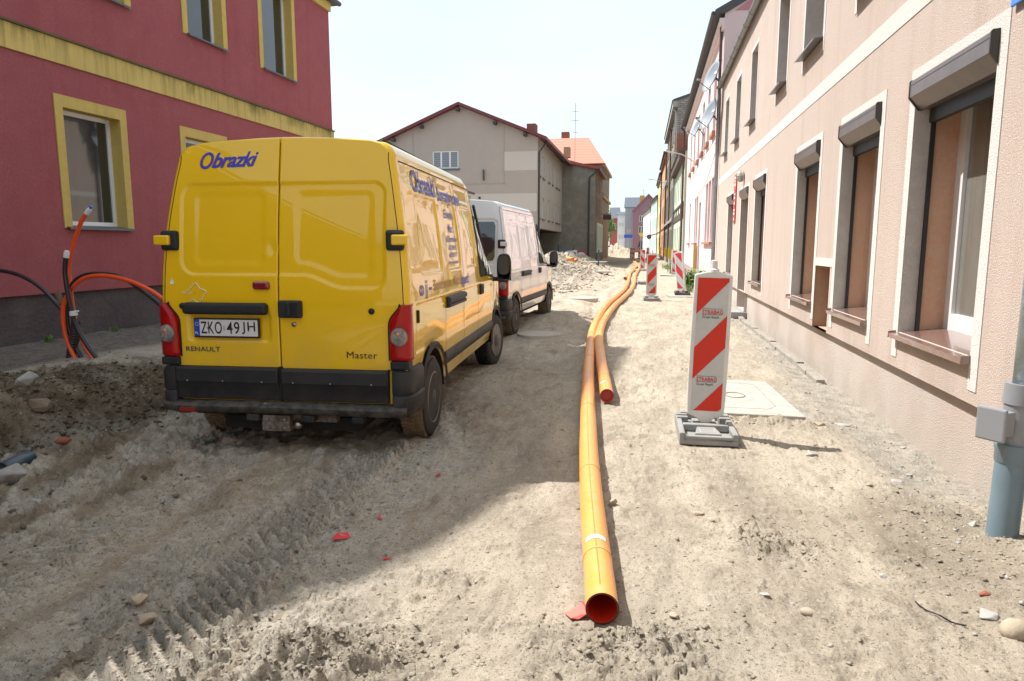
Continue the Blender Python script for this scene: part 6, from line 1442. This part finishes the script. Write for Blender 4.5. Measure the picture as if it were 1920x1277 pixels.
conduit([(420,680),(360,626),(309,579),(272,549),(228,520),(184,513),(154,518),(136,533),(127,562),(126,597),(134,632),(151,667),(173,701),(178,708)],7.56,.027,cbk,'dark conduit arching right under the orange-red one')
conduit([(-60,500),(0,507),(39,517),(75,538),(99,562),(118,584),(130,612),(146,655),(172,698),(176,706)],7.66,.027,cbk,'dark conduit arching out of the frame to the left')
b=MB(); P=[atY(x,y,7.55) for x,y in ((144,600),(140,630),(134,665),(131,700))]; P=smooth_path(P,14); rr=[.055+.008*(i%2) for i in range(len(P))]; b.tube(P,rr,16); solo(b,'corrugated_hose',mat('black ribbed hose',(.018,.018,.018),.5),'thick black corrugated hose at the foot of the conduits','hose',P[-1])
b=MB(); b.tube([atY(137,583,7.36),atY(139,592,7.36)],.045,10); b.tube([atY(131,590,7.36),atY(147,583,7.36)],.012,6); solo(b,'tape_wrap',ctp,'white tape wrapped round the bundle of conduits','tape',atY(137,588,7.36))
b=MB(); b.tube([atY(108,548,7.6),atY(116,570,7.58)],[.038,.03],8); solo(b,'foam_plug',mat('brown foam',(.16,.11,.06),.9,bump=(60,1,.01)),'brown foam plug stuck behind the conduits','plug',atY(110,555,7.6))
# ------------------------------------------------------------------ weeds and tree
leafM=mat('weed leaf green',(.085,.17,.035),.6,var=(8,(.14,.24,.05),1.3)); 
def weed(x,y,n_,h,sp,label,seed=1):
    rg=random.Random(seed); b=MB(); z=zg(x,y)
    for i in range(n_):
        a=rg.uniform(0,2*PI); r0=sp*math.sqrt(rg.random()); bx_,by_=x+r0*math.cos(a)*.6,y+r0*math.sin(a); hh=h*rg.uniform(.4,1)
        a2=rg.uniform(0,2*PI); ln=hh*.35; w_=rg.uniform(.008,.016)*(1+h)
        p0=Vector((bx_,by_,z)); p1=p0+Vector((math.cos(a2)*ln*.4,math.sin(a2)*ln*.4,hh*.6)); p2=p0+Vector((math.cos(a2)*ln,math.sin(a2)*ln,hh)); sd=Vector((-math.sin(a2),math.cos(a2),0))*w_
        b.add([p0-sd*.4,p0+sd*.4,p1+sd,p1-sd,p2],[(0,1,2,3),(3,2,4)])
        for k in range(3):
            q=p0.lerp(p2,rg.uniform(.3,1)); a3=rg.uniform(0,2*PI); d=Vector((math.cos(a3),math.sin(a3),rg.uniform(-.3,.5)))*hh*.22; s_=Vector((-d.y,d.x,0))*.45; b.add([q,q+d*.5+s_,q+d,q+d*.5-s_],[(0,1,2,3)])
    solo(b,'weed',leafM,label,'plant',(x,y,z),recalc=False)
weed(1.72,27.5,160,.75,.55,'tall green weeds growing at the foot of the pink house',3)
weed(1.6,24.6,90,.28,.6,'low green weeds between the concrete plate and the pink wall',4)
weed(1.55,41.5,110,.45,.8,'weed patch at the foot of the mint green house wall, nearer one',5)
weed(1.5,49,110,.5,1.0,'weed patch farther along the mint green house wall',6)
weed(-9.72,9.45,24,.13,.12,'small green weed at the foot of the dark plinth',7)
weed(-9.7,10.9,14,.12,.10,'weed sprig behind the conduits at the plinth',8)
def tree(x,y,h,r,label,seed,n_=2600,name='tree'):
    t=thing(name,label,'tree',(x,y,0)); rg=random.Random(seed); b=MB(); b.tube([(x,y,-.5),(x+.1,y,h*.3),(x,y,h*.55),(x+.2,y,h*.8)],[.28,.2,.14,.05],8)
    cl=[]
    for k in range(16):
        a=rg.uniform(0,2*PI); q=rg.uniform(.2,.8)*r; c_=Vector((x+q*math.cos(a),y+q*math.sin(a),h*rg.uniform(.35,.92))); cl.append((c_,r*rg.uniform(.22,.42))); b.tube([(x,y,h*rg.uniform(.3,.5)),((x+c_.x)/2,(y+c_.y)/2,c_.z*.85),c_],[.09,.06,.02],5)
    b.build('trunk',mat('tree bark',(.07,.055,.04),.9),t)
    b=MB()
    for i in range(n_):
        c_,q=rg.choice(cl); d=Vector((rg.gauss(0,1),rg.gauss(0,1),rg.gauss(0,.8))).normalized()*q*rg.uniform(.5,1.1); p=c_+d; s_=rg.uniform(.12,.26)
        u=Vector((rg.gauss(0,1),rg.gauss(0,1),rg.gauss(0,1))).normalized(); v=u.orthogonal().normalized(); b.add([p-u*s_,p+v*s_*.6,p+u*s_,p-v*s_*.6],[(0,1,2,3)])
    b.build('crown',mat('tree leaf green',(.07,.16,.03),.6,var=(.8,(.12,.23,.05),1.2)),t,recalc=False)
tree(-10.6,150,9.5,4.2,'bright green tree between the turquoise shopfront and the red house',21)
tree(-13.6,172,12.5,4.6,'taller pale green tree rising behind the bright green one',22)
tree(-14.8,140,6.5,3.2,'low green tree hard against the turquoise shopfront',23)
# ------------------------------------------------------------------ far street clutter
t=thing('metal_panel','blue-grey sheet metal panel on two posts in front of the grey stucco wall','barrier',(-7.6,60,0))
p0=at(1047,466,60); p1=at(1075,482,60)
b=MB(); b.box(p0.x,p1.x,59.98,60.02,p1.z,p0.z); b.build('sheet',mat('blue grey sheet',(.12,.17,.22),.5,var=(1,(.15,.20,.25),1)),t)
b=MB(); b.tube([(p0.x,60,-.1),(p0.x,60,p0.z+.3)],.04,6); b.tube([(p1.x,60,-.1),(p1.x,60,p0.z+.1)],.04,6); b.build('post',plain('dark post',(.03,.035,.045),.6),t)
c_=at(1089.5,479,58); b=MB(); b.lathe([(0,-.02),(.55,-.02),(.55,.02),(0,.02)],(c_.x,58,c_.z-.15),'y',32); o=solo(b,'half_buried_sign',plain('sign red',(.50,.02,.03),.4),'round white road sign with a red rim sunk behind the mud heap','sign',(c_.x,58,c_.z-.15))
b=MB(); b.lathe([(0,-.03),(.43,-.03),(.43,-.021)],(c_.x,58,c_.z-.15),'y',32); b.build('white_field',plain('white sticker',(.7,.7,.7),.4),o)
for px,py,s,lab in ((1069,477,.30,'left one of two small white boards leaning by the metal panel'),(1078,474,.22,'right one of two small white boards leaning by the metal panel')):
    c_=at(px,py,57); b=MB(); b.box(c_.x-s*.8,c_.x+s*.8,56.98,57.02,c_.z-s,c_.z+s); o=solo(b,'white_board',plain('white sticker',(.7,.7,.7),.4),lab,'board',(c_.x,57,c_.z-s))
    b=MB(); b.box(c_.x-s*.4,c_.x+s*.3,56.965,56.98,c_.z-s*.5,c_.z+s*.1); b.build('marking',ink,o)
for i,(px,py,ln,lab) in enumerate(((1069,484,.34,'uppermost orange pipe offcut on the pale spoil heap'),(1073,488,.34,'lower orange pipe offcut on the pale spoil heap'),(1078,487,.22,'small orange pipe offcut right of the other two'))):
    c_=at(px,py,33); b=MB(); b.tube([(c_.x-ln/2,33.2,c_.z),(c_.x+ln/2,32.9,c_.z-.03)],.055,12,cap=False); solo(b,'pipe_offcut',pipeO,lab,'pipe',(c_.x,33,c_.z),smooth=True,recalc=False).modifiers.new('s','SOLIDIFY').thickness=.01
b=MB(); p=at(1122,505,46); b.tube([(p.x,46,0),(p.x,46,1.35)],.045,8); solo(b,'marker_post',plain('dark blue post',(.03,.06,.13),.6),'thin dark blue post at the edge of the shaded mud','post',(p.x,46,0))
b=MB(); p=at(1126,475,80); b.tube([(p.x-1.3,82,.45),(p.x,79,.32)],.30,16,cap=False); solo(b,'large_pipe',pipeO,'thick orange pipe lying beside the turquoise shopfront','pipe',(p.x,80,0),smooth=True,recalc=False).modifiers.new('s','SOLIDIFY').thickness=.03
for px,Y,col,lab in ((1128,112,(.70,.70,.70),'white car parked far away under the trees'),(1147,150,(.45,.55,.66),'pale blue car far away before the brick red house'),(1160,155,(.62,.66,.70),'pale silver car far away before the white house')):
    c_=at(px,465,Y); x=c_.x; m_=plain('car paint '+lab[:6],col,.3); t=thing('parked_car',lab,'car',(x,Y,.2),group='cars parked at the far end of the street')
    b=MB(); b.prism([(-2.1,.35),(2.1,.35),(2.15,.75),(1.5,.95),(.8,1.42),(-1.0,1.45),(-1.7,1.0),(-2.15,.85)],-.8,.8,lambda u,v,h:(x+u*.5+h*.5,Y+h+u*.5,v+.2)); b.build('body',m_,t,bevel=.05)
    b=MB(); b.prism([(-1.5,1.0),(1.3,1.0),(.75,1.36),(-.95,1.38)],-.82,.82,lambda u,v,h:(x+u*.5+h*.5,Y+h+u*.5,v+.2)); b.build('window',GL,t)
    for s in (-1.3,1.3):
        for hh in (-.8,.8): b=MB(); b.lathe([(0,-.1),(.32,-.1),(.32,.1),(0,.1)],(x+s*.5+hh*.5,Y+hh+s*.5,.5),'y',14); b.build('wheel',MATS['tyre rubber'],t)
for i,px in enumerate((1163,1170,1178)):
    c_=at(px,468,118); b=MB(); b.box(c_.x-.55,c_.x+.55,117.97,118.03,.35,1.15); b.box(c_.x-.5,c_.x-.42,117.8,118.2,-.1,.4); b.box(c_.x+.42,c_.x+.5,117.8,118.2,-.1,.4); solo(b,'site_barrier',plain('pale blue barrier',(.45,.58,.68),.5),('leftmost','middle','rightmost')[i]+' of three pale blue site barriers across the far street','barrier',(c_.x,118,0),group='pale blue site barriers')
rg=random.Random(9)
# rubble by the front of the white van
for i in range(16):
    x=rg.uniform(-4.9,-2.6); y=rg.uniform(22,31); k=rg.random(); lab_=('brick red fragment','pale rubble lump')[k>.4]
    o=stone(x,y,rg.uniform(.06,.14),rg.uniform(.05,.10),rg.uniform(.04,.08),lab_+' in the rubble beside the pale spoil heap',(sbr,sg)[k>.4],'rubble_piece','rubble',100+i,.3,sub=2,rz=rg.uniform(0,180)); o['group']='rubble pieces beside the pale spoil heap, '+('brick red','pale')[k>.4]
# ------------------------------------------------------------------ loose clods and gravel (uncountable)
def scatter(name,n_,region,smin,smax,m,seed,power=2.2,dens=None,flatz=.6,damp=0.):
    rs=np.random.RandomState(seed); X=[];Y=[]
    while len(X)<n_:
        k=20000; x=rs.uniform(region[0],region[1],k); y=region[2]*(region[3]/region[2])**rs.rand(k)
        p=dens(x,y) if dens is not None else np.ones(k); q=rs.rand(k)<p; X.extend(x[q]); Y.extend(y[q])
    X=np.array(X[:n_]);Y=np.array(Y[:n_]); Z=gh(X,Y); S=smin*(smax/smin)**(rs.rand(n_)**power)*(1+Y*.03)
    bm=bmesh.new(); bmesh.ops.create_icosphere(bm,subdivisions=1,radius=1); bv=np.array([v.co[:] for v in bm.verts]); bf=np.array([[v.index for v in f.verts] for f in bm.faces]); bm.free()
    nv=len(bv); V=bv[None]*(1+.5*(rs.rand(n_,nv,1)-.5)*2); V=V*np.stack([rs.uniform(.7,1.3,n_),rs.uniform(.6,1.2,n_),rs.uniform(.4,.9,n_)*flatz/.6],-1)[:,None]
    a=rs.rand(n_)*2*PI; ca,sa=np.cos(a)[:,None],np.sin(a)[:,None]; vx=V[...,0]*ca-V[...,1]*sa; vy=V[...,0]*sa+V[...,1]*ca
    V=np.stack([vx,vy,V[...,2]],-1)*S[:,None,None]+np.stack([X,Y,Z+S*.15],-1)[:,None]
    Fc=(bf[None]+(np.arange(n_)*nv)[:,None,None]).reshape(-1,3); V=V.reshape(-1,3)
    me=bpy.data.meshes.new(name); me.vertices.add(len(V)); me.vertices.foreach_set('co',V.ravel()); me.loops.add(Fc.size); me.loops.foreach_set('vertex_index',Fc.ravel()); me.polygons.add(len(Fc)); me.polygons.foreach_set('loop_start',np.arange(0,Fc.size,3)); me.polygons.foreach_set('loop_total',np.full(len(Fc),3)); me.update(); me.materials.append(m)
    if damp: at=me.attributes.new('damp','FLOAT','POINT'); at.data.foreach_set('value',np.full(len(V),damp,np.float32))
    o=bpy.data.objects.new(name,me); C.objects.link(o); return o
def d_left(x,y):
    b_,d_,t_=zones(x,y); return np.clip(ss(-1.3,-.1,t_)*ss(.9,.1,t_)*ss(9,7,y)+.5*bump_at(x,y,-5.9,5.2,1,1.2)+.03*ss(-2.5,-3.5,x)*ss(9,6,y),0,1)
tag(scatter('dark_clods',20000,(-7.6,-.8,2.0,9),.003,.026,gm,5,2.8,d_left,.5,1.0),'dark crumbly clods of damp soil over the bank and trench','soil',kind='stuff')
def d_crumb(x,y):
    return np.clip(bump_at(x,y,-1.22,2.2,.45,.33,.5)*.6+bump_at(x,y,-.02,2.60,.30,.18,.3)*.5+.5*bump_at(x,y,.73,3.7,.22,.25)+.8*bump_at(x,y,1.15,6.38,.55,.10)+.22*bump_at(x,y,1.8,3.9,.5,.9)+.25*np.exp(-((x+1.85)/.25)**2)*ss(5.5,5,y)+.008,0,1)
tag(scatter('dry_crumbs',16000,(-3.4,2.1,1.9,9),.0016,.013,gm,6,3.4,d_crumb,.42),'dry sand-coloured crumbs around the ruts and heaps','soil',kind='stuff')
def d_grav(x,y):
    return np.clip(ss(1.2,1.9,x)*ss(3.0,4,y)*.8+.05+.35*ss(.3,.6,fbm(x*.8,y*.8,91,3)-.25)*0.1,0,1)
tag(scatter('gravel',2200,(-5.5,2.12,1.9,16),.0018,.012,sg,7,3.4,d_grav),'small grey gravel scattered over the sand and along the wall foot','gravel',kind='stuff')
tag(scatter('pale_grit',800,(-4,2.1,1.9,12),.0015,.005,mat('pale grit',(.48,.46,.42),.8),8,2.0,None),'tiny pale chips scattered over the sand','gravel',kind='stuff')
def d_heap(x,y):
    r=0
    for (cx,cy,rx,ry) in ((-4.6,31,1.7,4.5),(-3.4,36,1,4),(-6.2,46,2.8,6),(-3.1,24.5,.8,1.6)): r=r+bump_at(x,y,cx,cy,rx,ry)
    return np.clip(r,0,1)
tag(scatter('heap_lumps',4500,(-9,-1.5,18,56),.010,.042,gm,9,2.0,d_heap),'lumps on the far spoil heaps','soil',kind='stuff')
# weed strands on the lower mud near the house
for o in list(bpy.data.objects):
    if '_local' in o: del o['_local']
